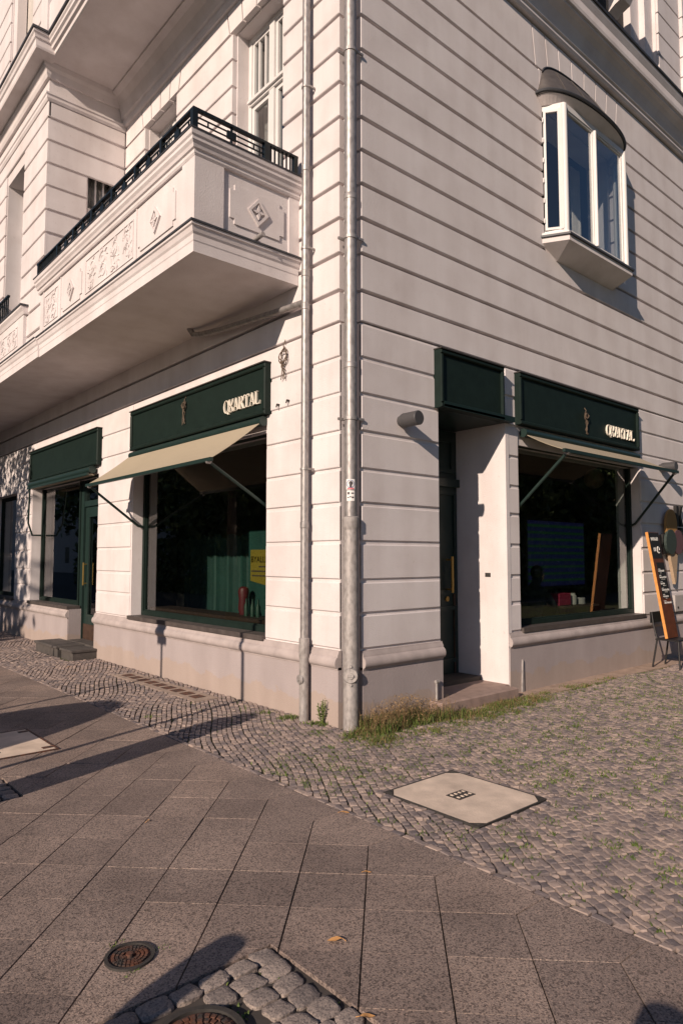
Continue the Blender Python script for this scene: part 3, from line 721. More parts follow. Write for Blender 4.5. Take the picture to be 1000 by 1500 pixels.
# --- windows of the upper floor
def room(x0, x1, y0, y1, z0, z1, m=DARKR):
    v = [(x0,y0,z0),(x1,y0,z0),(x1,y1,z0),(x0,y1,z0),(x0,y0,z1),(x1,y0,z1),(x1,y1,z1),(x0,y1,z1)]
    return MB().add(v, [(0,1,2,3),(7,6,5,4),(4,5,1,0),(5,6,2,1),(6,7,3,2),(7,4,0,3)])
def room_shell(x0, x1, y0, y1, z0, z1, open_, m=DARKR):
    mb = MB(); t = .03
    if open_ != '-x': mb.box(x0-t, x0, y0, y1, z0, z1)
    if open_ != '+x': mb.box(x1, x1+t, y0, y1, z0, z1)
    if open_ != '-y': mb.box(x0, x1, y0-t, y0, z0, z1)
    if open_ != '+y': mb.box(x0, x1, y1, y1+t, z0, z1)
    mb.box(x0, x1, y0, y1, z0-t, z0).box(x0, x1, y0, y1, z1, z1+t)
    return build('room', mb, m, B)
def casement(fn, a0, a1, b0, b1, d, ztr, side_split=True):
    """tall white window: transom at ztr, three upper lights, two lower leaves"""
    w_ = build('window', frame(MB(), fn, a0, a1, b0, b1, .065, d, d+.09), WHITEW, B)
    build('transom', rect(rect(MB(), fn, a0+.065, a1-.065, ztr, ztr+.10, d-.02, d+.09), fn, a0+.04, a1-.04, ztr+.03, ztr+.06, d-.05, d-.019), WHITEW, w_)
    m = (a0+a1)/2
    build('mullion', rect(MB(), fn, m-.05, m+.05, b0+.065, b1-.065, d-.015, d+.089), WHITEW, w_)
    for s0, s1 in ((a0+.065, m-.05), (m+.05, a1-.065)):
        build('sash', frame(MB(), fn, s0+.004, s1-.004, b0+.07, ztr-.004, .05, d+.012, d+.07), WHITEW, w_)
        build('sash', frame(MB(), fn, s0+.004, s1-.004, ztr+.104, b1-.07, .04, d+.012, d+.07), WHITEW, w_)
        for k in (1, 2):
            a = s0+(s1-s0)*k/3; build('muntin', rect(MB(), fn, a-.012, a+.012, ztr+.145, b1-.11, d+.02, d+.06), WHITEW, w_)
        build('pane', rect(MB(), fn, s0+.05, s1-.05, b0+.11, ztr-.05, d+.04, d+.046), GLASSU, w_)
        build('pane', rect(MB(), fn, s0+.04, s1-.04, ztr+.14, b1-.105, d+.04, d+.046), GLASSU, w_)
    return w_
def curtain(name, fn, a0, a1, b0, b1, d, amp=.03, n_=14):
    mb = MB(); v = []; f = []
    for i in range(n_*2+1):
        a = a0+(a1-a0)*i/(n_*2); dd = d + (amp if i % 2 else -amp)*random.uniform(.6, 1)
        v += [fn(a, b0, dd), fn(a, b1, dd)]
    for i in range(n_*2): f.append((2*i, 2*i+2, 2*i+3, 2*i+1))
    return build(name, mb.add(v, f), CURT, B, True)
casement(FL(0), 1.13, 2.17, 4.82, 8.2, .24, 7.28); room_shell(.41, 3.4, .5, 3.0, 4.8, 8.4, '-x')
casement(FL(0), 3.68, 4.66, 4.82, 8.2, .24, 7.28); room_shell(.41, 3.4, 3.2, 5.2, 4.8, 8.4, '-x')
curtain('curtain', FL(0), 1.75, 2.12, 4.9, 8.1, .46); curtain('curtain', FL(0), 1.18, 1.42, 4.9, 8.1, .46)
curtain('curtain', FL(0), 4.3, 4.64, 4.9, 8.1, .46)
# window in the bay return
w_ = build('window', frame(MB(), FR(BY), -.58, -.12, 4.9, 7.75, .05, .14, .22), WHITEW, B)
build('transom', rect(MB(), FR(BY), -.53, -.17, 6.98, 7.07, .12, .22), WHITEW, w_)
for k in (1, 2): build('muntin', rect(MB(), FR(BY), -.535+.37*k/3-.012, -.535+.37*k/3+.012, 7.07, 7.70, .14, .2), WHITEW, w_)
build('pane', rect(MB(), FR(BY), -.53, -.17, 4.95, 6.98, .17, .176), GLASSU, w_); build('pane', rect(MB(), FR(BY), -.53, -.17, 7.07, 7.70, .17, .176), GLASSU, w_)
room_shell(-.83, .0, 5.74, 9.5, 4.8, 8.8, '-y'); curtain('curtain', FR(BY), -.57, -.14, 5, 7.7, .28, .015, 12)
# bay front window
w_ = build('window', frame(MB(), FL(BX), 6.53, 7.52, 5.45, 8.03, .06, .30, .36), WHITEW, B)
build('pane', rect(MB(), FL(BX), 6.59, 7.46, 5.51, 7.97, .33, .336), GLASSU, w_)
build('transom', rect(MB(), FL(BX), 6.59, 7.46, 7.2, 7.3, .27, .36), WHITEW, w_)

# --- projecting glazed bay with canted sides on the right facade
z0, z1 = 5.90, 7.70
WPL, CPL, CPR, WPR = (3.484, .0), (3.655, -.24), (5.31, -.24), (5.48, .0)
def SEG(p, q):
    d = Vector((q[0]-p[0], q[1]-p[1])); L_ = d.length; d.normalize(); nn_ = Vector((-d.y, d.x))
    return (lambda a, b, dd: (p[0]+d.x*a+nn_.x*dd, p[1]+d.y*a+nn_.y*dd, b)), L_
gb = build('glazed_bay', MB().prism([(WPL[0]+.02, .03), CPL, CPR, (WPR[0]-.02, .03), (WPR[0]-.09, .03), (CPR[0]-.06, CPR[1]+.07), (CPL[0]+.06, CPL[1]+.07), (WPL[0]+.09, .03)], FG(0), z1-.075, z1), WHITEW, B)
build('bottom_rail', MB().prism([(WPL[0]+.02, .03), CPL, CPR, (WPR[0]-.02, .03), (WPR[0]-.09, .03), (CPR[0]-.06, CPR[1]+.07), (CPL[0]+.06, CPL[1]+.07), (WPL[0]+.09, .03)], FG(0), z0, z0+.05), WHITEW, gb)
for cpt in (CPL, CPR): build('corner_post', MB().tube([(cpt[0], cpt[1]+.01, z0+.01), (cpt[0], cpt[1]+.01, z1-.03)], .041, 12).box(cpt[0]-.045, cpt[0]+.045, cpt[1]+.01, cpt[1]+.08, z0+.051, z1-.076), WHITEW, gb, True)
xm = 4.44
build('mullion', MB().box(xm-.026, xm+.026, CPL[1]-.008, CPL[1]+.06, z0+.05, z1-.076).tube([(xm, CPL[1]-.008, z0+.05), (xm, CPL[1]-.008, z1-.076)], .020, 8), WHITEW, gb)
ff, _L = SEG(CPL, CPR)
for a0, a1 in ((.055, xm-CPL[0]-.028), (xm-CPL[0]+.028, CPR[0]-CPL[0]-.055)):
    build('sash', frame(MB(), ff, a0, a1, z0+.055, z1-.08, .016, .012, .055), WHITEW, gb); build('pane', rect(MB(), ff, a0+.014, a1-.014, z0+.069, z1-.094, .03, .036), GLASSU, gb)
for pq in ((WPL, CPL), (CPR, WPR)):
    fs_, L_ = SEG(*pq); build('sash', frame(MB(), fs_, .02, L_-.045, z0+.055, z1-.08, .032, .004, .05), WHITEW, gb); build('pane', rect(MB(), fs_, .045, L_-.07, z0+.08, z1-.105, .025, .031), GLASSU, gb)
hg = MB()
for i in range(6): hg.tube([fo_q for fo_q in (SEG(WPL, CPL)[0](.012, z0+.15+i*.28, -.012), SEG(WPL, CPL)[0](.012, z0+.21+i*.28, -.012))], .010, 6)
build('hinges', hg, WHITEW, gb)
def off(k): return [(WPL[0]-k*.9, .0), (CPL[0]-k*.75, CPL[1]-k), (CPR[0]+k*.75, CPR[1]-k), (WPR[0]+k*.9, .0)]
build('bay_shelf', MB().prism(off(.05), FG(0), 5.862, 5.8995), WHITEW, gb); build('flashing', MB().prism(off(.085), FG(0), 5.835, 5.8615), LEAD, gb)
T0 = off(.06); T1 = [(3.72, .02), (3.78, -.015), (5.28, -.015), (5.34, .02)]
T0[0] = (T0[0][0], .02); T0[3] = (T0[3][0], .02)
P = [(x, y, 5.8345) for x, y in T0] + [(x, y, 5.765) for x, y in T0] + [(x, y, 5.62) for x, y in T1]
build('bay_underside', MB().add(P, [(0,1,2,3)] + [(i, (i+1) % 4, 4+(i+1) % 4, 4+i) for i in range(4)] + [(4+i, 4+(i+1) % 4, 8+(i+1) % 4, 8+i) for i in range(4)] + [(11, 10, 9, 8)]), STUC, gb)
# curved lead roof
cx, hw, dp, ze = 4.46, 1.09, .37, 7.82
def arc(k, s, z, n_=28):
    a = math.pi*k/n_; c_, s_ = math.cos(a), math.sin(a)
    e = lambda q: math.copysign(abs(q)**.88, q)
    return (cx-hw*s[0]*e(c_), -dp*s[1]*e(s_), z)
v = []; f = []; lev = [((1, 1), ze-.035), ((1.0, 1.0), ze)] + [((1-.05*q**.5-.08*q, (1-q)**.85), ze+.60*q) for q in (.06, .15, .28, .42, .58, .78, 1.0)]
for s, z in lev: v += [arc(k, s, z-.42*max(0, z-ze)*(1-math.sin(math.pi*k/28))) for k in range(29)]
for i in range(len(lev)-1):
    for k in range(28): f.append((i*29+k, i*29+k+1, (i+1)*29+k+1, (i+1)*29+k))
f.append(tuple(range(8*29, 9*29)))
build('bay_roof', MB().add(v, f), ROOF, gb, True)
seam = MB()
for k in (7, 11, 15, 19, 23): seam.tube([Vector(arc(k, s, z-.42*max(0, z-ze)*(1-math.sin(math.pi*k/28))))+Vector((0, -.004, .004)) for s, z in lev[1:-1]], .006, 5)
build('roof_seams', seam, ROOF, gb)
build('roof_flashing', MB().tube([Vector(arc(k, lev[-1][0], lev[-1][1]-.42*.60*(1-math.sin(math.pi*k/28))))+Vector((0, -.012, 0)) for k in range(29)], .014, 6), LEAD, gb)
build('gutter_edge', MB().tube([arc(k, (1.012, 1.02), ze-.005) for k in range(29)], .021, 7), LEAD, gb, True)
v = [arc(k, (.985, .98), ze-.037) for k in range(29)]
build('bay_soffit', MB().add(v + [(p[0], p[1], z1-.005) for p in [arc(k, (.88, .60), 0) for k in range(29)]], [(k, k+1, 30+k, 29+k) for k in range(28)] + [tuple(range(29, 58))]), STUC, gb)
room_shell(2.6, 5.9, .41, 3.2, 5.5, 8.2, '-y'); curtain('curtain', FR(0), 3.72, 4.1, 5.94, 7.65, .46, .025, 9); curtain('curtain', FR(0), 4.95, 5.25, 5.94, 7.65, .46, .025, 9)
build('window_ledge', MB().box(3.72, 5.25, -.17, .4, 5.90, 5.935), WHITEW, B)

# ------------------------------------------------------------------ shopfront openings
def shop_window(fn, a0, a1, b0, b1, d, mull=()):
    w_ = build('shop_window', frame(MB(), fn, a0, a1, b0, b1, .062, d, d+.09), GREEN, B)
    build('glazing_bead', frame(MB(), fn, a0+.062, a1-.062, b0+.062, b1-.062, .018, d+.02, d+.06), GREEN, w_)
    build('pane', rect(MB(), fn, a0+.07, a1-.07, b0+.07, b1-.07, d+.035, d+.045), GLASS, w_)
    return w_
sw = shop_window(FL(0), 1.39, 4.87, .755, 3.12, .18)
build('sill', MB().box(-.035, .18, 1.385, 4.885, .7005, .7545), SILL, sw)
sw = shop_window(FL(0), 7.50, 9.65, .755, 3.12, .20)
build('sill', MB().box(-.035, .20, 7.39, 9.665, .7005, .7545), SILL, sw)
sw = shop_window(FL(0), 10.72, 12.6, .755, 3.0, .20); build('sill', MB().box(-.035, .20, 10.7, 12.6, .7005, .7545), SILL, sw)
sw = shop_window(FR(0), 2.82, 6.05, .755, 3.12, .15)
build('sill', MB().box(2.815, 6.06, -.03, .15, .7005, .7545), SILL, sw)
# lintel undersides behind the awning cassettes
build('lintel_board', MB().box(.05, .17, 1.39, 4.87, 2.999, 3.16).box(.05, .19, 6.2, 9.65, 2.999, 3.16), GREEN, B)
build('lintel_board', MB().box(2.82, 6.05, .05, .14, 2.999, 3.16), GREEN, B)
# handle strap on the inside sill of the corner shop window is a small bent iron
# left entrance
ent = build('shop_door', MB().box(.22, .33, 7.38, 7.55, .17, 3.1).box(.23, .32, 6.2, 7.38, 2.52, 2.62).box(.23, .32, 6.2, 6.3, .17, 3.1).box(.235, .315, 6.3, 7.38, 3.0, 3.1)
            .box(.26, .32, 7.20, 7.375, .18, 2.51).box(.26, .32, 6.31, 6.48, .18, 2.51).box(.262, .318, 6.48, 7.20, 2.34, 2.51).box(.262, .318, 6.48, 7.20, .42, .60), GREENM, B)
build('kick_panel', MB().box(.25, .325, 6.31, 7.37, .175, .44), WOODB, ent)
build('pane', MB().box(.285, .295, 6.48, 7.20, .60, 2.34), GLASS, ent); build('pane', MB().box(.27, .28, 6.3, 7.38, 2.62, 3.0), GLASS, ent)
build('moulding', frame(MB(), FL(.25), 6.46, 7.22, .58, 2.36, .03, 0, .02), GREENM, ent)
hd = MB().tube([(.205, 7.30, 1.12), (.205, 7.30, 1.52)], .016, 8)
for z_ in (1.15, 1.49): hd.tube([(.205, 7.30, z_), (.265, 7.30, z_)], .012, 7)
build('handle', hd, BRASS, ent, True)
build('threshold', MB().box(.0, .36, 6.2, 7.4, .0, .172), STEP, B)
build('step_wall_end', MB().box(.0, .26, 7.392, 7.42, .0, .70), PLIN, B)
# right entrance: deep recess
rec = build('door_recess', MB().box(2.532, 2.60, -.004, .80, .1, 3.234).box(1.28, 1.3295, .03, .80, .1, 3.234).box(1.28, 2.60, .80, .86, .1, 3.6), STUC, B)
build('recess_soffit', MB().box(1.30, 2.60, -.10, .80, 3.2345, 3.30), DGREEN, rec)
dr = build('door', MB().box(1.33, 2.54, .755, .80, .115, 3.22), DGREEN, B)
for a0, a1, b0, b1 in ((1.36, 1.92, .3, 1.0), (1.36, 1.92, 1.15, 2.45), (1.96, 2.50, .3, 1.0), (1.96, 2.50, 1.15, 2.45), (1.4, 2.46, 2.68, 3.12)):
    build('panel', frame(MB(), FR(.755), a0, a1, b0, b1, .05, -.022, .01), DGREEN, dr)
build('transom', MB().box(1.33, 2.54, .70, .76, 2.50, 2.60), DGREEN, dr)
hd = MB().tube([(2.32, .66, 1.17), (2.32, .66, 1.62)], .018, 8)
for z_ in (1.21, 1.58): hd.tube([(2.32, .66, z_), (2.32, .757, z_)], .012, 7)
build('handle', hd, BRASS, dr, True)
build('lock', MB().tube([(2.315, .735, 1.09), (2.315, .757, 1.09)], .032, 14), BRASS, dr, True)
build('edge_strip', MB().box(2.44, 2.47, .738, .757, .13, 1.35), WOODB, dr)
build('bell_plate', MB().box(2.528, 2.5415, .24, .32, 1.37, 1.42), DIRON, rec); 
# red stone step
t_ = thing('door_step', (1.8, .2, 0), 'worn reddish stone step at the tall dark door', 'step')
build('step_block', cham(MB(), lambda a, b, d: (a, b, .112-d), 1.12, 2.45, -.185, .01, .2, .014).box(1.331, 2.539, .0, .80, -.05, .1105), REDST, t_)
# dark steps at left entrance
t_ = thing('entrance_steps', (-.2, 6.9, 0), 'two dark stone step blocks before the glazed green shop door', 'steps')
for y0, y1, x0_, zt in ((6.60, 7.74, -.46, .165), (6.03, 6.575, -.42, .15)):
    s_ = build('step_block', MB().box(x0_+.03, -.014, y0+.015, y1-.015, -.05, zt-.035), STEP, t_)
    build('tread', cham(MB(), lambda a, b, d, zt=zt: (a, b, zt-d), x0_, -.014, y0, y1, .035, .006), STEP, s_)

# ------------------------------------------------------------------ shop signs
def glyphs():
    G = {}
    def ell(cx, cy, rx, ry, a0, a1, wx, wy, n=20):
        o = [(cx+rx*math.cos(a0+(a1-a0)*i/n), cy+ry*math.sin(a0+(a1-a0)*i/n)) for i in range(n+1)]
        q = [(cx+(rx-wx)*math.cos(a0+(a1-a0)*i/n), cy+(ry-wy)*math.sin(a0+(a1-a0)*i/n)) for i in range(n+1)]
        return [[o[i], o[i+1], q[i+1], q[i]] for i in range(n)]
    bx = lambda a, b, c, d: [(a, b), (c, b), (c, d), (a, d)]
    tau = 2*math.pi
    G['Q'] = (.62, ell(.31, .5, .31, .52, 0, tau, .10, .035, 26) + [[(.28, .10), (.40, .12), (.66, -.14), (.50, -.14)]])
    G['U'] = (.50, ell(.25, .98, .24, .50, math.pi, tau, .11, .05, 14) + ell(.25, -.02, .24, .46, 0, math.pi, .11, .05, 14) + [bx(-.05, .95, .17, 1.0), bx(.36, .95, .54, 1.0), bx(-.05, -.02, .17, .03), bx(.33, -.02, .55, .03)])
    G['A'] = (.60, [[(.06, 0), (.11, 0), (.30, .96), (.25, .96)], [(.24, 1.0), (.34, 1.0), (.58, 0), (.47, 0)], bx(.13, .30, .46, .35), bx(-.02, 0, .19, .04), bx(.38, 0, .68, .04)])
    G['R'] = (.58, [bx(.07, 0, .18, 1.0), bx(-.02, 0, .28, .04), bx(-.02, .96, .30, 1.0), bx(.2, .95, .30, 1.0), bx(.2, .48, .30, .53)] + ell(.29, .74, .24, .26, -math.pi/2, math.pi/2, .12, .05, 12) + [[(.26, .5), (.38, .5), (.64, 0), (.48, 0)]])
    G['T'] = (.58, [bx(.235, 0, .345, 1.0), bx(.12, 0, .46, .04), bx(.0, .94, .58, 1.0), [(0, .94), (.05, .94), (.02, .78), (-.02, .78)], [(.53, .94), (.58, .94), (.60, .78), (.56, .78)]])
    G['L'] = (.52, [bx(.07, 0, .18, 1.0), bx(-.02, .96, .30, 1.0), bx(-.02, 0, .52, .05), [(.46, .05), (.52, .05), (.56, .26), (.53, .26)]])
    return G
GL = glyphs()
def letters(fn, s0, dirn, zb, hh, total, parent):
    wsum = sum(GL[c][0] for c in 'QUARTAL'); k = total/(wsum); x = 0
    for c in 'QUARTAL':
        w_, polys = GL[c]; mb = MB()
        for P in polys: mb.prism([(s0+dirn*(x+a*k), zb+b*hh) for a, b in P], fn, -.022, -.001)
        build('letter', mb, LETT, parent); x += w_*k
def sign(name, fn, a0, a1, b0, b1, label, dep=.085, text=None, loc=(0, 0, 3.3), m=GREEN):
    t_ = thing(name, loc, label, 'shop sign')
    build('board', rect(MB(), fn, a0+.02, a1-.02, b0+.02, b1-.02, -dep+.03, .012), GREEN, t_)
    fr = MB()
    for A in ((a0, a1, b0, b0+.05), (a0, a1, b1-.05, b1), (a0, a0+.05, b0+.05, b1-.05), (a1-.05, a1, b0+.05, b1-.05)): cham(fr, lambda a, b, d: fn(a, b, d-dep), *A, dep+.011, .012)
    build('frame', fr, GREEN, t_)
    cap_ = MB(); rect(cap_, fn, a0-.01, a1+.01, b1+.001, b1+.014, -dep-.012, .012); build('cap_strip', cap_, DIRON, t_)
    if text: letters(lambda a, b, d: fn(a, b, d-dep+.03), *text, t_)
    return t_
def cable_coil(fn, a, b, label, r=.10, loc=(0, 0, 3)):
    mb = MB(); pts = []
    for i in range(46):
        an = i*.42; rr = r*(.75+.25*math.sin(i*.7)); pts.append(fn(a+rr*math.cos(an)*.75, b+rr*math.sin(an), -.012-.0008*i))
    mb.tube(pts, .006, 5)
    for k in range(4):
        q = [fn(a+random.uniform(-.03, .05), b-.05-.05*j+random.uniform(-.01, .01), -.02-.004*k) for j in range(5)]; mb.tube(q, .005, 5)
    mb.tube([fn(a, b+r*1.9, .0), fn(a+.01, b+r*1.2, -.02), fn(a, b+r*.8, -.015)], .006, 5)
    build('cable_coil', mb, CABLE, label=label, cat='cable', at=loc)
sign('shop_sign', FL(0), 1.30, 4.81, 3.19, 3.77, 'long green fascia sign lettered in cream over the sunlit window with extended awning', text=(2.17, -1, 3.325, .150, .76), loc=(0, 3.05, 3.19))
sign('shop_sign', FL(0), 6.06, 9.60, 3.13, 3.73, 'blank green fascia sign over the glazed shop door, dappled by tree shade', loc=(0, 7.8, 3.13))
sign('shop_sign', FR(0), 2.745, 5.90, 3.24, 3.88, 'long dark green fascia sign lettered in cream above the shaded window', text=(4.90, 1, 3.365, .155, .84), loc=(4.3, 0, 3.24))
sign('shop_sign', FR(0), 1.25, 2.41, 3.23, 3.87, 'blank dark green sign box above the recessed tall door', .10, loc=(1.8, 0, 3.23))
cable_coil(FL(-.055), 3.14, 3.60, 'loose brown cable coil hanging on the sunlit green sign', .06, (0, 3.1, 3.6))
cable_coil(FR(-.055), 4.32, 3.56, 'loose cable ring hanging on the shaded green sign', .06, (4.3, 0, 3.6))
cable_coil(FL(0), 1.03, 3.78, 'loose cable coil hanging on the bare stucco beside the downpipe', .10, (0, 1.03, 3.78))
for (a, b) in ((.96, 3.285), (1.14, 3.27)):
    mb = MB().tube([(-.03, a, b), (.02, a, b)], .013, 7).tube([(-.03, a, b), (-.032, a+.01, b-.03)], .008, 6)
    build('wall_hook', mb, DIRON, label='small dark bolt stub in the stucco beside the green sign', cat='bolt', group='bolt stubs in the corner pier', at=(0, a, b))

# ------------------------------------------------------------------ awnings
def awning(name, fn, a0, a1, zr, d, zf, f0, f1, label, arm0, arm1, loc, cass=True):
    """fn(a,z,depth): depth negative is outwards"""
    t_ = thing(name, loc, label, 'awning')
    n_ = 18; r_ = 7; v = []; f = []
    for j in range(n_+1):
        s = j/n_
        for i in range(r_):
            t = i/(r_-1); A0 = a0+(f0-a0)*t; A1 = a1+(f1-a1)*t; sag = 4*t*(1-t)*(.016+.006*math.sin(s*9.3)) + .004*t*math.sin(s*17)
            v.append(fn(A0+(A1-A0)*s, zr+(zf-zr)*t-sag, -.11+(d+.11)*t))
    f = [(j*r_+i, j*r_+i+1, (j+1)*r_+i+1, (j+1)*r_+i) for j in range(n_) for i in range(r_-1)]; k = len(v)
    v += [(p[0], p[1], p[2]-.006) for p in v]; f += [tuple(k+q for q in reversed(g_)) for g_ in f]
    f += [(j*r_+r_-1, (j+1)*r_+r_-1, k+(j+1)*r_+r_-1, k+j*r_+r_-1) for j in range(n_)]
    for e_ in (0, n_*r_): f += [(e_+i, e_+i+1, k+e_+i+1, k+e_+i) for i in range(r_-1)]
    build('cloth', MB().add(v, f), AWN, t_)
    build('front_bar', MB().bar(fn(f0-.03, zf-.012, d), fn(f1+.03, zf-.012, d), .035, .04), GREENM, t_)
    build('roller', MB().tube([fn(a0, zr+.035, -.05), fn(a1, zr+.035, -.05)], .055, 14), GREENM, t_, True)
    for (pa, pz, pd, fa, bend) in (arm0, arm1):
        P = [fn(fa, zf-.03, d+.01)]
        e = Vector(fn(pa, pz, pd)); s = Vector(P[0])
        if bend: P += [tuple(s+(e-s)*.80+Vector((0, 0, -.05)).lerp(Vector((0, 0, 0)), .2)), tuple(s+(e-s)*.90+Vector((0, 0, -.045)))]
        P.append(tuple(e))
        a_ = build('arm', MB().tube(P, .019, 8), GREENM, t_, True)
        build('arm_joint', MB().tube([fn(fa-.02, zf-.03, d+.01), fn(fa+.02, zf-.03, d+.01)], .028, 8), ZINC, a_)
    return t_
awning('awning', FL(0), 1.36, 4.80, 3.085, -.70, 2.645, 1.39, 4.80, 'tan cloth awning extended over the sunlit corner shop window', (1.45, 2.12, .17, 1.44, False), (4.83, 2.07, .17, 4.74, True), (0, 3, 3.08))
awning('awning', FR(0), 2.84, 5.86, 3.11, -.64, 2.865, 2.80, 5.84, 'tan cloth awning extended over the shaded window beside the menu board', (2.87, 2.16, .14, 2.86, False), (6.0, 2.10, .14, 5.78, True), (4.4, 0, 3.1))
# retracted awning over the shop door
t_ = thing('awning', (0, 7.9, 3.1), 'retracted green awning roller over the glazed shop door', 'awning')
build('roller', MB().tube([(-.075, 6.25, 3.06), (-.075, 9.5, 3.06)], .062, 14), GREENM, t_, True)
build('cloth', MB().box(-.13, -.02, 6.3, 9.45, 2.97, 2.992), AWN, t_)
build('front_bar', MB().bar((-.14, 6.28, 2.985), (-.14, 9.47, 2.985), .035, .04), GREENM, t_)
build('arm', MB().tube([(-.12, 9.40, 2.97), (-.10, 9.50, 2.3), (.0, 9.56, 2.06), (.19, 9.58, 2.06)], .019, 8), GREENM, t_, True)

# ------------------------------------------------------------------ pipes
t_ = thing('downpipe', (.055, .035, 0), 'thick grey downpipe in the corner notch, two stickers on it', 'downpipe')
cx, cy = .052, .032
build('cast_base', MB().lathe([(.074, -.03), (.074, .35), (.072, 1.86), (.072, 1.88), (.084, 1.90), (.084, 1.99), (.066, 2.0)], (cx, cy, 0), 24), IRON, t_, True)
up_ = build('pipe', MB().tube([(cx, cy, 1.98), (cx, cy, 13)], .062, 22), ZINC, t_, True)
for z_ in (2.95, 4.76, 6.70, 8.6): build('pipe_clamp', MB().lathe([(.063, -.018), (.071, -.015), (.071, .015), (.063, .018)], (cx, cy, z_), 22).box(cx-.10, cx+.0, cy+.06, cy+.08, z_-.012, z_+.012).box(cx+.05, cx+.13, cy-.055, cy-.04, z_-.012, z_+.012), ZINC, t_)
for z_ in (3.45, 5.15): build('pipe_joint', MB().lathe([(.063, -.004), (.0665, 0), (.0665, .05), (.063, .055)], (cx, cy, z_), 22), ZINC, t_, True)
dv = Vector((-.69, -.72, 0)).normalized(); rt = Vector((.72, -.69, 0))
c0 = Vector((cx, cy, .50)) + dv*.066
lid = MB(); c1 = c0 + dv*.022
build('inspection_lid', lid.tube([c0, c1], [.076, .066], 18).tube([c1, c1+dv*.012], .03, 12).bar(c1+dv*.012-rt*.03, c1+dv*.012+rt*.03, .014, .016).tube([c1+Vector((0, 0, .085))-dv*.03, c1+Vector((0, 0, .085))], .014, 8).tube([c1-Vector((0, 0, .085))-dv*.03, c1-Vector((0, 0, .085))], .014, 8), IRON, t_, True)
def curved(polys, z0, m, r, name, parent, a_c=math.atan2(-.72, -.69)):
    mb = MB()
    for P in polys:
        n_ = len(P); mb.add([(cx+r*math.cos(a_c+u/r), cy+r*math.sin(a_c+u/r), z0+v_) for u, v_ in P], [tuple(range(n_))])
    return build(name, mb, m, parent)
def gridp(a0, a1, b0, b1, n_=8): return [[(a0+(a1-a0)*i/n_, b0), (a0+(a1-a0)*(i+1)/n_, b0), (a0+(a1-a0)*(i+1)/n_, b1), (a0+(a1-a0)*i/n_, b1)] for i in range(n_)]
def ringp(r0, r1, cx_=0, cz_=0, n_=24): return [[(cx_+r0*math.cos(2*math.pi*i/n_), cz_+r0*math.sin(2*math.pi*i/n_)), (cx_+r0*math.cos(2*math.pi*(i+1)/n_), cz_+r0*math.sin(2*math.pi*(i+1)/n_)), (cx_+r1*math.cos(2*math.pi*(i+1)/n_), cz_+r1*math.sin(2*math.pi*(i+1)/n_)), (cx_+r1*math.cos(2*math.pi*i/n_), cz_+r1*math.sin(2*math.pi*i/n_))] for i in range(n_)]
s_ = curved(gridp(-.045, .045, -.05, .05), 2.305, WSTK, .0628, 'sticker', t_)
curved(ringp(.040, .034), 2.308, BSTK, .0636, 'sticker_ring', s_)
curved(ringp(.020, .0, .004, .008) + gridp(-.010, .014, -.034, 0, 3), 2.308, KSTK, .0640, 'sticker_figure', s_)
curved(gridp(-.032, .036, -.048, -.034), 2.305, PSTK, .0646, 'sticker_band', s_)
s_ = curved(gridp(-.038, .042, -.05, .05), 2.195, WSTK, .0628, 'sticker', t_)
curved(gridp(-.03, -.008, .012, .036, 2) + gridp(.006, .034, .018, .03, 2) + gridp(-.03, -.014, -.022, -.012, 2) + gridp(.012, .034, -.024, -.008, 2) + gridp(-.01, .008, -.016, -.006, 2), 2.195, KSTK, .0636, 'sticker_print', s_)
# thin pipe
t_ = thing('downpipe', (-.08, .565, 0), 'thin galvanised downpipe on the sunlit face beside the balcony', 'downpipe')
qx, qy = -.085, .575
build('pipe', MB().tube([(qx, qy, .62), (qx, qy, 13)], .040, 16), ZINC, t_, True)
build('pipe_base', MB().lathe([(.047, -.03), (.047, .60), (.051, .62), (.051, .80), (.041, .81)], (qx, qy, 0), 16), IRON, t_, True)
for z_ in (2.5, 4.80, 6.55, 8.4): build('pipe_clamp', MB().lathe([(.041, -.012), (.048, -.01), (.048, .01), (.041, .012)], (qx, qy, z_), 16).box(qx, .01, qy-.055, qy-.04, z_-.01, z_+.01), ZINC, t_)
for z_ in (1.9, 4.15, 4.5, 5.63): build('pipe_joint', MB().lathe([(.041, 0), (.045, .005), (.045, .06), (.041, .065)], (qx, qy, z_), 16), ZINC, t_, True)
d2 = Vector((-.85, .2, 0)).normalized(); c0 = Vector((qx, qy, .40)) + d2*.035
build('inspection_lid', MB().tube([c0, c0+d2*.025], [.052, .045], 14).tube([c0+d2*.025, c0+d2*.035], .018, 8), IRON, t_, True)
build('branch_pipe', MB().tube([(qx, qy+.02, 4.235), (qx, .9, 4.255), (qx-.01, 1.3, 4.285), (qx-.02, 2.2, 4.36), (qx-.05, 2.62, 4.40), (qx-.09, 2.76, 4.43), (qx-.12, 2.80, 4.51)], .036, 12), ZINC, t_, True)
# small standpipe by the door step
build('standpipe', MB().tube([(1.20, -.035, -.02), (1.20, -.035, .30)], .014, 8).tube([(1.185, -.035, .305), (1.235, -.035, .305)], .02, 8), IRON, True and None, True, 'thin upright pipe stub on the plinth beside the reddish step', 'pipe', at=(1.2, -.03, 0))
build('cable_guard', MB().prism([(2.76, -.02), (2.80, -.02), (2.795, .36), (2.785, .38)], FR(-.03), 0, .025), IRON, None, False, 'thin pointed metal cover strip low on the plinth by the step', 'cover strip', at=(2.78, -.02, 0))

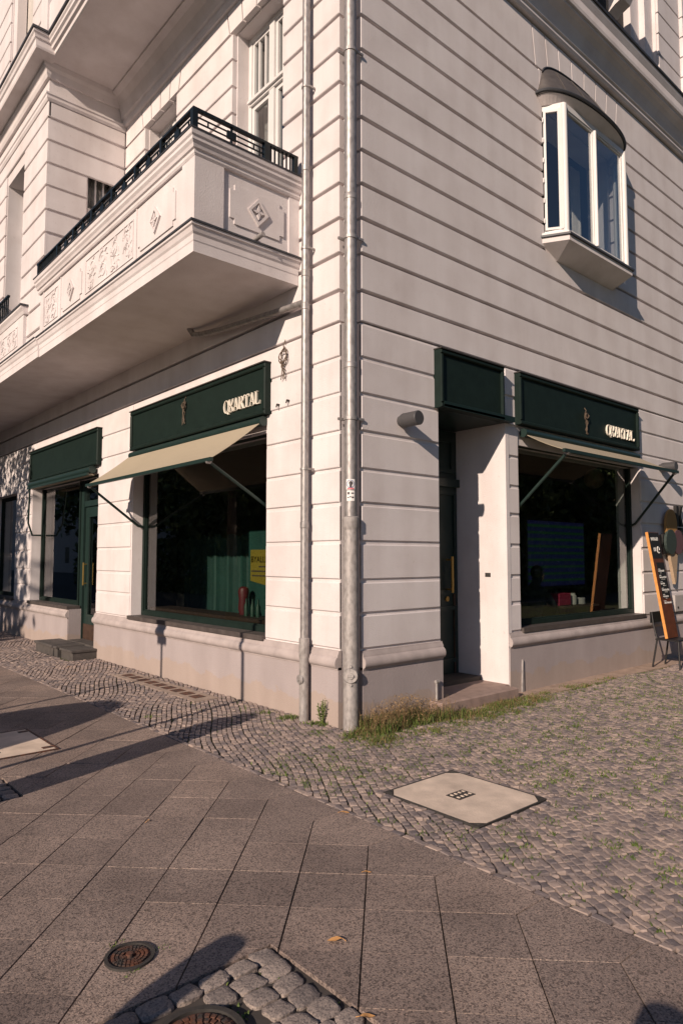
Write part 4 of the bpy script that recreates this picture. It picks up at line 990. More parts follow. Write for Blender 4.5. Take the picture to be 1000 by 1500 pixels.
# ------------------------------------------------------------------ wall lamps
def wall_lamp(x, z, label):
    t_ = thing('wall_lamp', (x, 0, z), label, 'wall lamp', 'grey cylinder wall lamps')
    b_ = build('lamp_body', MB().tube([(x, -.04, z), (x, -.06, z), (x, -.255, z), (x, -.262, z)], [.070, .074, .074, .068], 26), LAMPM, t_, True)
    build('mounting_plate', MB().tube([(x, .002, z), (x, -.04, z)], .055, 20), LAMPM, t_, True)
    build('lens_ring', MB().lathe([(.074, -.002), (.076, 0), (.076, .012), (.074, .014)], (0, 0, 0), 24) if False else MB().tube([(x, -.062, z), (x, -.075, z)], .0755, 26), LAMPM, t_, True)
wall_lamp(.715, 3.01, 'grey cylinder wall lamp on the corner pier beside the tall door')
wall_lamp(6.75, 3.06, 'grey cylinder wall lamp above the menu board')

# ------------------------------------------------------------------ menu board, chair, ice cream sign
t_ = thing('menu_board', (6.0, -.35, .42), 'tall wooden menu board with white lettering leaning on a chair', 'menu board')
p0 = Vector((5.84, -.40, .425)); p1 = Vector((5.81, -.165, 1.985)); ex = Vector((1, 0, 0)); ax = (p1-p0).normalized(); nz = ex.cross(ax).normalized(); Lb = (p1-p0).length
if nz.y > 0: nz = -nz
def BF(off=0): return lambda a, b, d: tuple(p0 + ex*a + ax*b + nz*(off-d))
build('plank', rect(MB(), BF(.03), 0, .37, 0, Lb, 0, .03), BOARDW, t_)
build('side_edge', rect(MB(), BF(.04), -.010, 0, 0, Lb, 0, .040), EDGEW, t_)
build('black_panel', rect(MB(), BF(.032), .012, .358, Lb-.40, Lb-.01, 0, .002), BLACKB, t_)
build('black_panel', rect(MB(), BF(.032), .10, .358, .58, Lb-.46, 0, .002), BLACKB, t_)
tx = MB()
def scrib(a, b, w_, hh):
    x = a
    while x < a+w_:
        l = random.uniform(.010, .024); rect(tx, BF(.0335), x, x+l*.6, b, b+hh*random.uniform(.6, 1.1), 0, .001); rect(tx, BF(.0335), x, x+l, b+hh*random.choice((0, .4, .8)), b+hh*random.choice((1.0, .95)), 0, .0012) if random.random() < .35 else None
        x += l
scrib(.07, Lb-.125, .22, .05)
for r_ in (.05, .044): tx.tube([BF(.034)(.25+r_*math.cos(i*.45)*.8, Lb-.27+r_*math.sin(i*.45), 0) for i in range(13)], .006, 5)
scrib(.10, Lb-.29, .07, .06)
for i, (w_, s_) in enumerate(((.19, .05), (.22, .12), (.13, .10), (.24, .10), (.17, .04), (.24, .0))):
    b = Lb-.60-i*.085*1.12; scrib(.12, b+.034, .06, .012); scrib(.12, b, w_, .026); 
    if s_: scrib(.16+.03*i*.3, b-.022, s_, .008)
build('lettering', tx, CHALK, t_)
t_ = thing('chair', (6.0, -.4, 0), 'black metal chair carrying the menu board against the plinth', 'chair')
sx0, sx1, sy0, sy1, sz = 5.82, 6.24, -.60, -.26, .42
build('seat', cham(MB(), lambda a, b, d: (a, b, sz-d), sx0, sx1, sy0, sy1, .025, .008), CHAIR, t_)
for (a, b), (c_, d_) in (((sx0+.02, sy0+.02), (-.02, -.02)), ((sx0+.02, sy1-.02), (-.02, .07)), ((sx1-.02, sy0+.02), (.02, -.02)), ((sx1-.02, sy1-.02), (.02, .07))):
    build('leg', MB().tube([(a, b, sz-.01), (a+c_, b+d_, 0)], .014, 8), CHAIR, t_, True)
bk = MB()
for b in (sx0+.02, sx1-.02): bk.tube([(b, sy1-.02, sz-.02), (b, sy1+.03, .62), (b, sy1+.05, .80)], .013, 8)
build('back_post', bk, CHAIR, t_, True)
build('backrest', MB().prism([(sx0, .64), (sx1, .64), (sx1, .80), (sx0, .80)], FR(sy1+.055), 0, .016), CHAIR, t_)
t_ = thing('ice_cream_sign', (6.95, 0, 1.7), 'flat cut-out ice cream cone wall sign with dark letters above the chair', 'sign')
def disc(cx_, cz_, rx_, rz_, n_=22, fl=None): return [(cx_+rx_*math.cos(2*math.pi*i/n_), cz_+rz_*math.sin(2*math.pi*i/n_)) for i in range(n_)]
build('cone', MB().prism([(6.80, 1.72), (7.12, 1.72), (7.02, 1.22), (6.99, 1.18)], FR(-.09), 0, .05), CONE, t_)
build('scoop', MB().prism(disc(6.90, 2.13, .20, .26), FR(-.10), 0, .04), SCOOP, t_)
build('scoop', MB().prism(disc(6.82, 1.86, .19, .20), FR(-.12), 0, .04), DBLOB, t_)
build('scoop', MB().prism(disc(7.10, 1.86, .19, .20), FR(-.115), 0, .04), PBLOB, t_)
def K(o, z, s, tilt=0):
    c_, s_ = math.cos(tilt), math.sin(tilt); f_ = lambda P: [(o+s*(a*c_-b*s_), z+s*(a*s_+b*c_)) for a, b in P]
    return [f_(P) for P in ([(0, 0), (.24, 0), (.24, 1), (0, 1)], [(.22, .42), (.5, 1), (.76, 1), (.36, .36)], [(.28, .5), (.44, .62), (.80, 0), (.54, 0)])]
def sgl(polys):
    mb = MB()
    for P in polys: mb.prism(P, FR(-.08), 0, .05)
    build('letter', mb, BLACKB, t_)
sgl(K(6.50, 1.64, .32, .12)); sgl(K(7.14, 2.12, .34, .0)); sgl([[(7.28, 1.72), (7.38, 1.72), (7.38, 2.1), (7.28, 2.1)], [(7.38, 1.72), (7.62, 1.72), (7.62, 1.82), (7.38, 1.82)]])
build('utility_box', cham(MB(), FR(-.06), 7.02, 7.7, .73, 1.0, .08, .008), GREYB, label='small grey utility box on the wall behind the leaning board', cat='utility box', at=(7.3, 0, .73))
bo_ = bpy.data.objects['utility_box']
build('keyhole', MB().tube([(7.12, -.07, .80), (7.12, -.055, .80)], .018, 8), BLACKB, bo_)

# ------------------------------------------------------------------ shop interior (seen through the panes)
room_shell(T+.01, 8.0, .88, 14, .16, 3.6, 'none', DARKR) if False else None
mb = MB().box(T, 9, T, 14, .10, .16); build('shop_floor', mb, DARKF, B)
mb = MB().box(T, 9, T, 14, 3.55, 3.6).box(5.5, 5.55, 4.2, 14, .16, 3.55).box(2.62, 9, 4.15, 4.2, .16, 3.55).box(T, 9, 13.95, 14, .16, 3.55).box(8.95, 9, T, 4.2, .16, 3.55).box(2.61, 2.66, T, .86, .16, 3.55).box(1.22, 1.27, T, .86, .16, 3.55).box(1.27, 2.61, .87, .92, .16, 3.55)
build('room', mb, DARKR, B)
# left window display
t_ = thing('display_panel', (.77, 2.55, .16), 'teal display panel with yellow notice inside the sunlit shop window', 'display')
build('panel', MB().box(.75, .80, 2.2, 2.84, .16, 1.97), TEAL, t_)
po = build('notice', MB().prism([(2.36, 1.24), (2.79, 1.30), (2.79, 1.71), (2.36, 1.71)], FL(.742), 0, .006), YELL, t_)
tx = MB()
for i, ch in enumerate('BYALLE'):
    pass
fc = bpy.data.curves.new('notice_text', 'FONT'); fc.body = 'BYALLE'; fc.size = .115; fc.extrude = .001; fo = bpy.data.objects.new('notice_text', fc); COL.objects.link(fo)
bpy.context.view_layer.update(); me = bpy.data.meshes.new_from_object(fo); bpy.data.objects.remove(fo)
mbt = MB().add([(.738, 2.775-v.co.x, 1.545+v.co.y) for v in me.vertices], [tuple(p.vertices) for p in me.polygons]); build('notice_text', mbt, KSTK, po)
for z_, w_ in ((1.48, .18), (1.42, .34), (1.36, .34)):
    x = 2.40
    while x < 2.40+w_: l = random.uniform(.015, .04); tx.box(.7395, .7415, x, x+l, z_, z_+.018); x += l+.008
build('notice_lines', tx, KSTK, po)
def vase(c_, prof, m, name, label, cat): build(name, MB().lathe(prof, c_, 16), m, None, True, label, cat, at=c_)
build('window_shelf', MB().box(.30, .66, 1.45, 4.8, .81, .87), WOODB, label='low wooden shelf inside the sunlit shop window', cat='shelf', at=(.4, 3, .6))
vase((.58, 2.70, .87), [(.05, 0), (.07, .08), (.06, .2), (.075, .3), (.06, .34), (.03, .36)], REDP, 'red_vase', 'red vase on the shelf before the teal panel', 'vase')
for i, yy in enumerate((2.22, 2.34, 2.48)): vase((.48, yy, .87), [(.03, 0), (.032, .12), (.012, .17), (.012, .22)], BOTG, 'green_bottle', 'small green bottle on the window shelf before the teal panel', 'bottle'); 
for o in bpy.data.objects:
    if o.name.startswith('green_bottle'): o['group'] = 'green bottles on the window shelf'
v = []; f = []
for i in range(61):
    yy = 3.9+2.1*i/60; xx = 1.5+.05*math.sin(i*1.7)+.02*math.sin(i*.6); v += [(xx, yy, .3), (xx+.01, yy, 1.15), (xx, yy, 1.95+.04*math.sin(i*.5))]
for i in range(60): f += [(3*i, 3*i+3, 3*i+4, 3*i+1), (3*i+1, 3*i+4, 3*i+5, 3*i+2)]
build('teal_drape', MB().add(v, f), TEAL, None, True, 'dim teal drape hanging inside the sunlit shop window', 'drape', at=(1.5, 5, .3))
# pendant globes
def globe(c_, r, label):
    t_ = thing('pendant_lamp', c_, label, 'lamp', 'round paper pendant lamps')
    build('globe', MB().lathe([(r*math.sin(math.pi*i/12)+.001, -r*math.cos(math.pi*i/12)) for i in range(13)], c_, 20), GLOBE, t_, True); build('cord', MB().tube([(c_[0], c_[1], c_[2]+r), (c_[0], c_[1], 3.55)], .005, 5), KSTK, t_)
globe((.62, 9.95, 3.02), .17, 'round paper pendant lamp behind the window beside the glazed shop door')
globe((6.5, 1.0, 2.95), .17, 'round paper pendant lamp behind the shaded shop window')
# right window: added glowing panel for a striped reflection, table with things, seated person
def glow_stripe_x(out, H):
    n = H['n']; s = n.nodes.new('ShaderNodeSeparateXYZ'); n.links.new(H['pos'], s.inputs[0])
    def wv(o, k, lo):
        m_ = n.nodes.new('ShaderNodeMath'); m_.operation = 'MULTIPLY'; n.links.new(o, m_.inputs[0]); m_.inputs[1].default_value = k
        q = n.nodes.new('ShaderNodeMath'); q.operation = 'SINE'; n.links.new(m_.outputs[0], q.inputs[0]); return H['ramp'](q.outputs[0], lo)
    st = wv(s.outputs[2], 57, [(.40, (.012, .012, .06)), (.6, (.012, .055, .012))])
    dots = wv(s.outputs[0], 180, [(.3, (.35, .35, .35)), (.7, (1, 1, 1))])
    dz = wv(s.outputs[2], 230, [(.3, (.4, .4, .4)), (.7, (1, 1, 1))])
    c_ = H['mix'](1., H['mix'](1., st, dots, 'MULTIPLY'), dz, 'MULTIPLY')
    n.links.new(c_, H['b'].inputs['Emission Color']); H['b'].inputs['Emission Strength'].default_value = .9  # added glow: stripes imitate a reflection in the pane, no real display
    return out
GLOWST = mat('glow_stripes', (.01, .01, .012), .6, extra=glow_stripe_x)
t_ = thing('reflection_panel', (5.8, 1.3, 1.0), 'added glowing panel with blue and green stripes in place of a window reflection', 'glow_panel')
build('glow_face', MB().box(4.92, 6.65, 1.3, 1.32, 1.15, 2.2), GLOWST, t_); build('glow_case', frame(MB(), FR(1.3), 4.87, 6.7, 1.10, 2.25, .05, -.01, .08), BLACKB, t_)
build('glow_foot', MB().box(5.7, 5.8, 1.3, 1.36, .16, 1.1), BLACKB, t_)
t_ = thing('cafe_table', (5.1, .75, .16), 'dark small table inside the shaded window holding a pink box', 'table')
build('table_top', MB().box(4.62, 5.62, .50, 1.02, .87, .90), WOODB, t_); build('leg', MB().tube([(5.12, .76, .17), (5.12, .76, .87)], .03, 10), BLACKB, t_); build('base', MB().lathe([(.2, 0), (.2, .02), (.03, .04)], (5.12, .76, .161), 16), BLACKB, t_)
build('pink_box', cham(MB(), FR(.60), 4.66, 4.99, .901, 1.08, .2, .01), PINK, label='pink box on the dark table inside the shaded window', cat='box', at=(4.8, .65, .9))
build('jar', MB().lathe([(.05, 0), (.055, .02), (.055, .13), (.035, .15), (.038, .17)], (5.14, .66, .901), 14), CURT, None, True, 'pale tall jar beside the pink box on the table', 'jar', at=(5.14, .66, .9))
build('tin', MB().lathe([(.07, 0), (.07, .09), (.065, .095)], (5.36, .66, .901), 14), GREYB, None, True, 'low pale tin at the end of the table inside the window', 'tin', at=(5.36, .66, .9))
def person(base, label):
    """seated figure leaning towards +x, hands on the table"""
    bx, by, bz = base
    V = [(0,0,.50),(0.03,0,.66),(.08,0,.86),(.12,0,1.02),(.15,0,1.09),(.20,0,1.18),(.22,0,1.27),
         (.11,.17,.99),(.30,.19,.84),(.46,.10,.80),(.53,.07,.80),(.11,-.17,.99),(.28,-.20,.82),(.45,-.12,.80),(.52,-.09,.80),
         (.02,.09,.48),(.40,.10,.50),(.42,.10,.10),(.52,.10,.04),(.02,-.09,.48),(.40,-.10,.50),(.42,-.10,.10),(.52,-.10,.04)]
    E_ = [(0,1),(1,2),(2,3),(3,4),(4,5),(5,6),(3,7),(7,8),(8,9),(9,10),(3,11),(11,12),(12,13),(13,14),(0,15),(15,16),(16,17),(17,18),(0,19),(19,20),(20,21),(21,22)]
    Rr = [.15,.14,.16,.13,.055,.085,.08,.07,.05,.036,.03,.07,.05,.036,.03,.10,.075,.05,.04,.10,.075,.05,.04]
    me = bpy.data.meshes.new('person'); me.from_pydata(V, E_, []); me.materials.append(CLOTH); o = bpy.data.objects.new('person', me); COL.objects.link(o); o.location = base
    md = o.modifiers.new('skin', 'SKIN'); 
    for i, r_ in enumerate(Rr): me.skin_vertices[0].data[i].radius = (r_, r_)
    me.skin_vertices[0].data[0].use_root = True
    o.modifiers.new('sub', 'SUBSURF').levels = 1; tag(o, label, 'person'); ORI[o.name] = Vector(base)
    def sp(c_, rx_, ry_, rz_, m, name):
        mb = MB(); n_ = 14; v = []; f = []
        for i in range(9):
            for j in range(n_): th = math.pi*i/8; ph = 2*math.pi*j/n_; v.append((bx+c_[0]+rx_*math.sin(th)*math.cos(ph), by+c_[1]+ry_*math.sin(th)*math.sin(ph), bz+c_[2]+rz_*math.cos(th)))
        for i in range(8):
            for j in range(n_): f.append((i*n_+j, (i+1)*n_+j, (i+1)*n_+(j+1) % n_, i*n_+(j+1) % n_))
        build(name, mb.add(v, f), m, o, True)
    sp((.225, 0, 1.235), .098, .078, .118, SKIN, 'face'); sp((.195, 0, 1.275), .105, .09, .105, HAIR, 'hair'); sp((.325, 0, 1.22), .02, .014, .022, SKIN, 'nose')
    for s in (-1, 1):
        sp((.55, .08*s, .795), .05, .035, .018, SKIN, 'palm')
        for k in range(4): 
            mb = MB().tube([(bx+.58, by+.08*s+(k-1.5)*.017, bz+.797), (bx+.62, by+.08*s+(k-1.5)*.018, bz+.797), (bx+.64+.008*(k in (1, 2)), by+.08*s+(k-1.5)*.018, bz+.785)], .008, 6); build('finger', mb, SKIN, o, True)
        build('thumb', MB().tube([(bx+.54, by+.08*s-.03*s, bz+.797), (bx+.575, by+.08*s-.05*s, bz+.79)], .009, 6), SKIN, o, True)
person((4.12, .74, .12), 'seated person in dark clothes leaning on the table behind the shaded window')
build('stool', MB().lathe([(.17, 0), (.17, .02), (.03, .03), (.03, .30), (.18, .31), (.18, .345)], (4.12, .74, .161), 18), WOODB, None, True, 'dark stool under the seated person behind the window', 'stool', at=(4.12, .74, .16))

# ------------------------------------------------------------------ vegetation
def blades(pts, hmin, hmax, wd, lean=.5):
    n_ = len(pts); P = np.array(pts); hgt = rng.uniform(hmin, hmax, n_)*(P[:, 3] if P.shape[1] > 3 else 1); az = rng.uniform(0, 2*np.pi, n_); ln = rng.uniform(.1, 1, n_)*lean*hgt
    d = np.stack([np.cos(az), np.sin(az)], 1); s = np.stack([-np.sin(az), np.cos(az)], 1); ww = wd*rng.uniform(.6, 1.3, n_)
    v = np.zeros((n_, 5, 3))
    v[:, 0, :2] = P[:, :2]-s*ww[:, None]; v[:, 1, :2] = P[:, :2]+s*ww[:, None]
    m = P[:, :2]+d*(ln*.3)[:, None]; v[:, 2, :2] = m+s*ww[:, None]*.8; v[:, 3, :2] = m-s*ww[:, None]*.8; v[:, 4, :2] = P[:, :2]+d*ln[:, None]
    v[:, 0, 2] = v[:, 1, 2] = P[:, 2]; v[:, 2, 2] = v[:, 3, 2] = P[:, 2]+hgt*.55; v[:, 4, 2] = P[:, 2]+hgt
    f = []
    for i in range(n_): k = 5*i; f += [(k, k+1, k+2, k+3), (k+3, k+2, k+4)]
    mb = MB(); mb.v = [tuple(q) for q in v.reshape(-1, 3)]; mb.f = f; return mb
def raw(name, mb, m, label, cat):
    me = bpy.data.meshes.new(name); me.from_pydata(mb.v, [], mb.f); me.materials.append(m); me.update(); o = bpy.data.objects.new(name, me); COL.objects.link(o); return tag(o, label, cat, None, 'stuff')
gp = []; dp_ = []
cl = [(random.uniform(.15, 1.1), random.uniform(-.34, -.04), random.uniform(.5, 1.0)) for _ in range(30)] + [(random.uniform(-.3, 2.6), random.uniform(-.62, -.2), random.uniform(.12, .3)) for _ in range(120)] + [(random.uniform(-.25, .3), random.uniform(-.30, -.1), random.uniform(.25, .5)) for _ in range(10)] + [(random.uniform(1.1, 2.6), random.uniform(-.50, -.2), random.uniform(.2, .40)) for _ in range(34)] + [(random.uniform(2.5, 4.6), random.uniform(-.46, -.18), random.uniform(.12, .24)) for _ in range(26)]
for x, y, s in cl:
    for _ in range(int(140*(.35+s))):
        q = (x+random.gauss(0, .05), y+random.gauss(0, .045), -.012, s)
        if q[1] > -.02 and q[0] > .1: continue
        (dp_ if random.random() < (.32 if s > .45 else .2) else gp).append(q)
joint = []
for _ in range(6500):                                   # tufts in the mosaic joints
    x, y = random.uniform(-1.3, 5.5), random.uniform(-3.8, -.3)
    if random.random() > (.9 if y > -1.3 or x > 0 else .45) or not ok_mosaic(x, y): continue
    s = random.uniform(.12, .30)
    for _ in range(random.randint(4, 13)): joint.append((x+random.gauss(0, .022), y+random.gauss(0, .022), -.015, s))
for _ in range(90):
    x, y = random.uniform(-1.2, -.02), random.uniform(-.6, 2.2)
    if x < -.75 and random.random() < .5: continue
    for _ in range(random.randint(6, 22)): joint.append((x+random.gauss(0, .025), y+random.gauss(0, .025), -.015, random.uniform(.12, .26)))
for x, y, s, n_ in ((-.06, .36, .35, 240), (-.12, .75, .3, 200), (-.2, 1.1, .25, 120), (-.28, .1, .22, 120), (6.55, -.52, .35, 220), (-3.09, -1.985, .16, 50), (-3.10, -2.215, .14, 50), (-2.95, -2.13, .14, 30)):
    for _ in range(n_): joint.append((x+random.gauss(0, .06 if s > .2 else .025), y+random.gauss(0, .05 if s > .2 else .012), -.012, s))
for _ in range(60):
    x, y = random.uniform(-3.5, -2.6), random.uniform(-3.1, -2.45)
    for _ in range(8): joint.append((x+random.gauss(0, .012), y+random.gauss(0, .012), -.015, .10))
raw('green_grass', blades(gp, .04, .16, .0038, 1.3), GRASSG, 'low green grass growing along the foot of the shaded wall', 'grass')
raw('dry_grass', blades(dp_, .06, .30, .0016, 1.0), GRASSD, 'dry straw coloured weeds at the corner beside the downpipe', 'grass')
n_ = 1500; hx = rng.normal(.55, .30, n_); hy = -.17+rng.normal(0, .085, n_); hz = rng.uniform(.05, .26, n_)*np.clip(1.1-np.abs(hx-.6)*.9, .15, 1)
kp = (hy < -.025) & (hx > .1); P_ = np.stack([hx, hy, hz], 1)[kp]; k_ = len(P_); a_ = rng.normal(0, 1, (k_, 3)); a_[:, 2] += .8; a_ /= np.linalg.norm(a_, axis=1)[:, None]; b_ = np.cross(a_, rng.normal(0, 1, (k_, 3))); b_ /= np.linalg.norm(b_, axis=1)[:, None]; l_ = rng.uniform(.006, .016, (k_, 1))
mbs = MB(); mbs.v = [tuple(q) for q in np.stack([P_-a_*l_, P_+b_*l_*.28, P_+a_*l_, P_-b_*l_*.28], 1).reshape(-1, 3)]; mbs.f = [(4*i, 4*i+1, 4*i+2, 4*i+3) for i in range(k_)]
raw('seed_heads', mbs, GRASSD, 'fuzzy brown seed heads over the weeds at the corner', 'grass')
raw('joint_grass', blades(joint, .05, .14, .0045, 1.4), GRASSG, 'short green tufts growing in the joints of the mosaic paving', 'grass')
# green weed by the thin pipe
t_ = thing('weed', (-.05, .33, 0), 'upright leafy green weed between the two downpipes', 'weed')
st = MB(); lf = MB()
for k in range(8):
    a = random.uniform(0, 6.28); tp = Vector((-.05+.05*math.cos(a), .33+.06*math.sin(a), random.uniform(.13, .26))); b0 = Vector((-.05, .33, -.01)); st.tube([b0, tp], .003, 5)
    for j in range(12):
        p = b0.lerp(tp, .3+.7*j/12); an = random.uniform(0, 6.28); l = random.uniform(.02, .045); d = Vector((math.cos(an), math.sin(an), random.uniform(.0, .7)))*l; s = Vector((-math.sin(an), math.cos(an), 0))*l*.28
        lf.add([p, p+d*.5+s, p+d, p+d*.5-s], [(0, 1, 2, 3)])
build('stem', st, GRASSG, t_); build('leaves', lf, GRASSG, t_, kind='stuff')
# fallen leaves
def leaf(x, y, rz, l, label):
    mb = MB(); n_ = 6; v = []
    for i in range(n_+1):
        s = i/n_; w_ = l*.24*math.sin(math.pi*min(1, s*.96+.02)); z = .006+.012*abs(s-.5)+.003*math.sin(5*s); v += [(l*(s-.5), -w_, z+w_*.35), (l*(s-.5), 0, z), (l*(s-.5), w_, z+w_*.3)]
    f = []
    for i in range(n_):
        for j in (0, 1): f.append((3*i+j, 3*i+j+1, 3*i+4+j, 3*i+3+j))
    mb.add(v, f); mb.tube([(-l*.5, 0, .012), (-l*.72, .01, .004)], .0015, 4)
    c_, s_ = math.cos(rz), math.sin(rz); mb.v = [(x+a*c_-b*s_, y+a*s_+b*c_, z) for a, b, z in mb.v]
    build('fallen_leaf', mb, LEAFO, None, True, label, 'leaf', at=(x, y, 0))
leaf(-2.377, -2.566, 2.6, .065, 'large tan leaf lying on a slab near the rough cobbles')
leaf(-1.405, -1.53, -.75, .06, 'orange leaf lying where slabs meet the mosaic stones')
leaf(-1.854, -2.211, -.7, .042, 'small reddish leaf on the slabs beside the mosaic edge')
leaf(-2.60, -3.0, -.6, .055, 'curled brown leaf on the rough cobbles')
leaf(-2.39, -.84, .8, .035, 'tiny dark brown leaf scrap alone in the middle of the slabs')
leaf(-.68, 5.37, .5, .085, 'yellow leaf on the mosaic stones before the dark steps')

# trees: shade tree by the kerb and trees across the streets (mirrored in the panes)
def crown_mesh(n_, rad, hh, lsize, seed, droop=0.):
    r_ = np.random.default_rng(seed); cl_ = r_.normal(0, 1, (max(12, n_//70), 3)); cl_ /= np.linalg.norm(cl_, axis=1)[:, None]; cl_ *= (r_.uniform(.25, 1, len(cl_))**.45)[:, None]
    cid = r_.integers(0, len(cl_), n_); P = cl_[cid] + r_.normal(0, .14, (n_, 3)); P[:, :2] *= rad; P[:, 2] *= hh
    a = r_.normal(0, 1, (n_, 3)); a /= np.linalg.norm(a, axis=1)[:, None]; b = np.cross(a, r_.normal(0, 1, (n_, 3))); b /= np.linalg.norm(b, axis=1)[:, None]
    L_ = lsize*r_.uniform(.6, 1.3, (n_, 1)); v = np.stack([P-a*L_, P+b*L_*.45, P+a*L_, P-b*L_*.45], 1).reshape(-1, 3)
    me = bpy.data.meshes.new('crown'); me.from_pydata([tuple(q) for q in v], [], [(4*i, 4*i+1, 4*i+2, 4*i+3) for i in range(n_)]); me.materials.append(LEAFG); me.update(); return me
def tree(loc, hh, crown_me, cz, label, tr=.16, group=None, sc=1.):
    t_ = thing('street_tree', loc, label, 'tree', group); x, y, z = loc
    mb = MB().tube([(x, y, z-.2), (x+.03, y, z+hh*.35), (x, y+.04, z+cz)], [tr*1.25, tr, tr*.6], 10)
    for k in range(6):
        a = k*1.05; mb.tube([(x, y, z+cz*.62), (x+.9*sc*math.cos(a), y+.9*sc*math.sin(a), z+cz), (x+1.5*sc*math.cos(a), y+1.5*sc*math.sin(a), z+cz+.8*sc)], [tr*.45, tr*.25, .02], 6)
    build('trunk', mb, BARK, t_, True); o = inst('crown', crown_me, (x, y, z+cz+.3*sc), t_); o.rotation_euler.z = random.uniform(0, 6); o.scale = (sc, sc, sc)
cA = crown_mesh(5200, 1.65, 2.1, .085, 3)
tree((-4.55, 10.0, -.1), 6.5, cA, 5.15, 'small street tree at the kerb whose shade dapples the blank green sign', .13)
cB = crown_mesh(6500, 3.4, 4.2, .20, 5); cC = crown_mesh(6500, 3.0, 3.4, .20, 9)
k = 0
for x, y, s in ((-13, 9, 1), (-14, 15.5, 1.1), (-12.5, 22, 1), (-14, 29, 1.1), (-19, 12.5, 1.3), (-19, 20, 1.3), (-20, 27, 1.3), (-13, 37, 1.2)):
    tree((x, y, -.14), 9, (cB, cC)[k % 2], 5.2*s, 'leafy tree across the street facing the sunlit shopfront', .25, 'trees across the street from the sunlit side', s); k += 1
for x, y, s in ((9, -13, 1), (15, -12.5, 1.05), (21, -13, 1), (28, -13, 1.1), (13, -18, 1.3), (20, -19, 1.3), (35, -15, 1.2)):
    tree((x, y, -.14), 9, (cC, cB)[k % 2], 5.0*s, 'leafy tree across the side street facing the menu board', .25, 'trees across the side street', s); k += 1
# hedges across the streets
def hedge(name, x0, x1, y0, y1, hh, n_, label):
    P = np.stack([rng.uniform(x0, x1, n_), rng.uniform(y0, y1, n_), rng.uniform(-.1, hh, n_)**1.0], 1); a = rng.normal(0, 1, (n_, 3)); a /= np.linalg.norm(a, axis=1)[:, None]
    b = np.cross(a, rng.normal(0, 1, (n_, 3))); b /= np.linalg.norm(b, axis=1)[:, None]; L_ = .16*rng.uniform(.6, 1.3, (n_, 1)); v = np.stack([P-a*L_, P+b*L_*.5, P+a*L_, P-b*L_*.5], 1).reshape(-1, 3)
    mb = MB(); mb.v = [tuple(q) for q in v]; mb.f = [(4*i, 4*i+1, 4*i+2, 4*i+3) for i in range(n_)]; o = raw(name, mb, LEAFG, label, 'hedge')
hedge('hedge', -12.5, -11.2, 4, 40, 2.6, 16000, 'clipped green hedge across the street from the sunlit side')
hedge('hedge', 8, 44, -12.4, -11.2, 2.6, 16000, 'clipped green hedge across the side street from the menu board')
# unseen houses opposite, set near and tall to cut skylight on the ground
def house(x0, x1, y0, y1, hh, face, label):
    t_ = thing('unseen_house', ((x0+x1)/2, (y0+y1)/2, -.14), label, 'building')
    build('wall', MB().box(x0, x1, y0, y1, -.14, hh), MOUL, t_)
    for fl in range(int(hh/3.3)):
        for i in range(9):
            z = 1.0+fl*3.3
            if face == '+x': yy = y0+2+i*(y1-y0-4)/8; mb = MB().box(x1, x1+.04, yy-.6, yy+.6, z, z+1.9)
            else: xx = x0+2+i*(x1-x0-4)/8; mb = MB().box(xx-.6, xx+.6, y1, y1+.04, z, z+1.9)
            build('window', mb, BLACKB, t_)
house(-36, -24, 9, 120, 17, '+x', 'unseen grey apartment house across the street, tall to cut skylight')
house(2, 120, -36, -25, 17, '+y', 'unseen grey apartment house across the side street, tall to cut skylight')

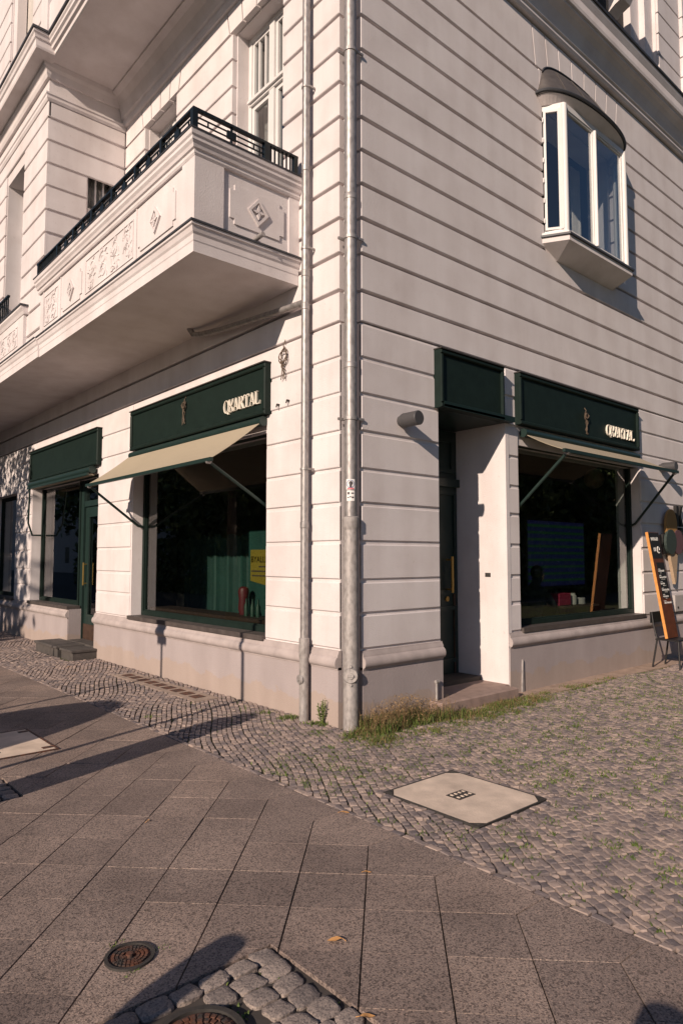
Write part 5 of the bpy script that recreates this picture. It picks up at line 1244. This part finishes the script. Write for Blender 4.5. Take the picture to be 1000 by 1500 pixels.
# ------------------------------------------------------------------ street furniture out of frame that throws the shadows on the paving
def pole(y_hit, x, label, plate=None, r=.03, hh=3.2):
    y = y_hit + SUN.y/SUN.x*x; t_ = thing('sign_post', (x, y, 0), label, 'sign post', 'sign posts along the kerb')
    build('post', MB().tube([(x, y, -.02), (x, y, hh)], r, 12), ZINC, t_, True)
    if plate: build('sign_plate', MB().box(x-.012, x+.012, y-plate[0]/2, y+plate[0]/2, plate[1], plate[2]), GREYB, t_)
pole(1.80, -4.5, 'slim galvanised sign post at the kerb with a high plate', (.42, 3.35, 3.8), .03, 3.85)
pole(3.80, -4.5, 'slim galvanised sign post at the kerb with a low plate', (.26, 2.45, 2.78), .026, 2.86)
pole(6.95, -4.6, 'bare slim galvanised post at the kerb by the street tree', None, .02, 2.3)
def bollard(tip, hh, r, label):
    L_ = hh/(-SUN.z/SUN.x); x, y = tip[0]-L_, tip[1]-L_*SUN.y/SUN.x
    build('bollard', MB().lathe([(r*1.1, -.02), (r*1.1, .12), (r*.85, .14), (r*.8, hh-.25), (r, hh-.2), (r, hh-.08), (r*.8, hh-.02), (r*.3, hh)], (x, y, 0), 20), DIRON, None, True, label, 'bollard', 'bollards at the corner', at=(x, y, 0))
bollard((-2.66, -2.27), 1.0, .085, 'dark round topped bollard near the rough cobbles')
bollard((-1.76, -3.66), .95, .10, 'dark round topped bollard near the slab edge')
# ticket machine
L_ = 1.55/(-SUN.z/SUN.x); tx_, ty_ = -.42-L_, 1.12-L_*SUN.y/SUN.x
t_ = thing('ticket_machine', (tx_, ty_, 0), 'grey round topped parking ticket machine at the kerb', 'ticket machine')
pr = [(ty_-.14, -.02), (ty_+.14, -.02), (ty_+.14, 1.45), (ty_+.10, 1.53), (ty_+.04, 1.56), (ty_-.04, 1.56), (ty_-.10, 1.53), (ty_-.14, 1.45)]
build('case', MB().prism(pr, FL(tx_), -.12, .12), LAMPM, t_); build('display', MB().box(tx_-.128, tx_-.12, ty_-.09, ty_+.09, 1.2, 1.38), BLACKB, t_)
# bottle bank
L_ = 1.65/(-SUN.z/SUN.x); bx_, by_ = -1.20-L_, 2.62-L_*SUN.y/SUN.x
t_ = thing('bottle_bank', (bx_, by_, 0), 'green dome shaped bottle bank standing on the pavement', 'bottle bank')
build('dome', MB().lathe([(.72, -.02), (.75, .3), (.74, .7), (.66, 1.05), (.50, 1.35), (.30, 1.56), (.10, 1.65), (.001, 1.66)], (bx_, by_, 0), 28), BOTG, t_, True)
for a in (.5, 2.6): build('bottle_hole', MB().tube([(bx_+.58*math.cos(a), by_+.58*math.sin(a), 1.1), (bx_+.70*math.cos(a), by_+.70*math.sin(a), 1.08)], .10, 14), BLACKB, t_)
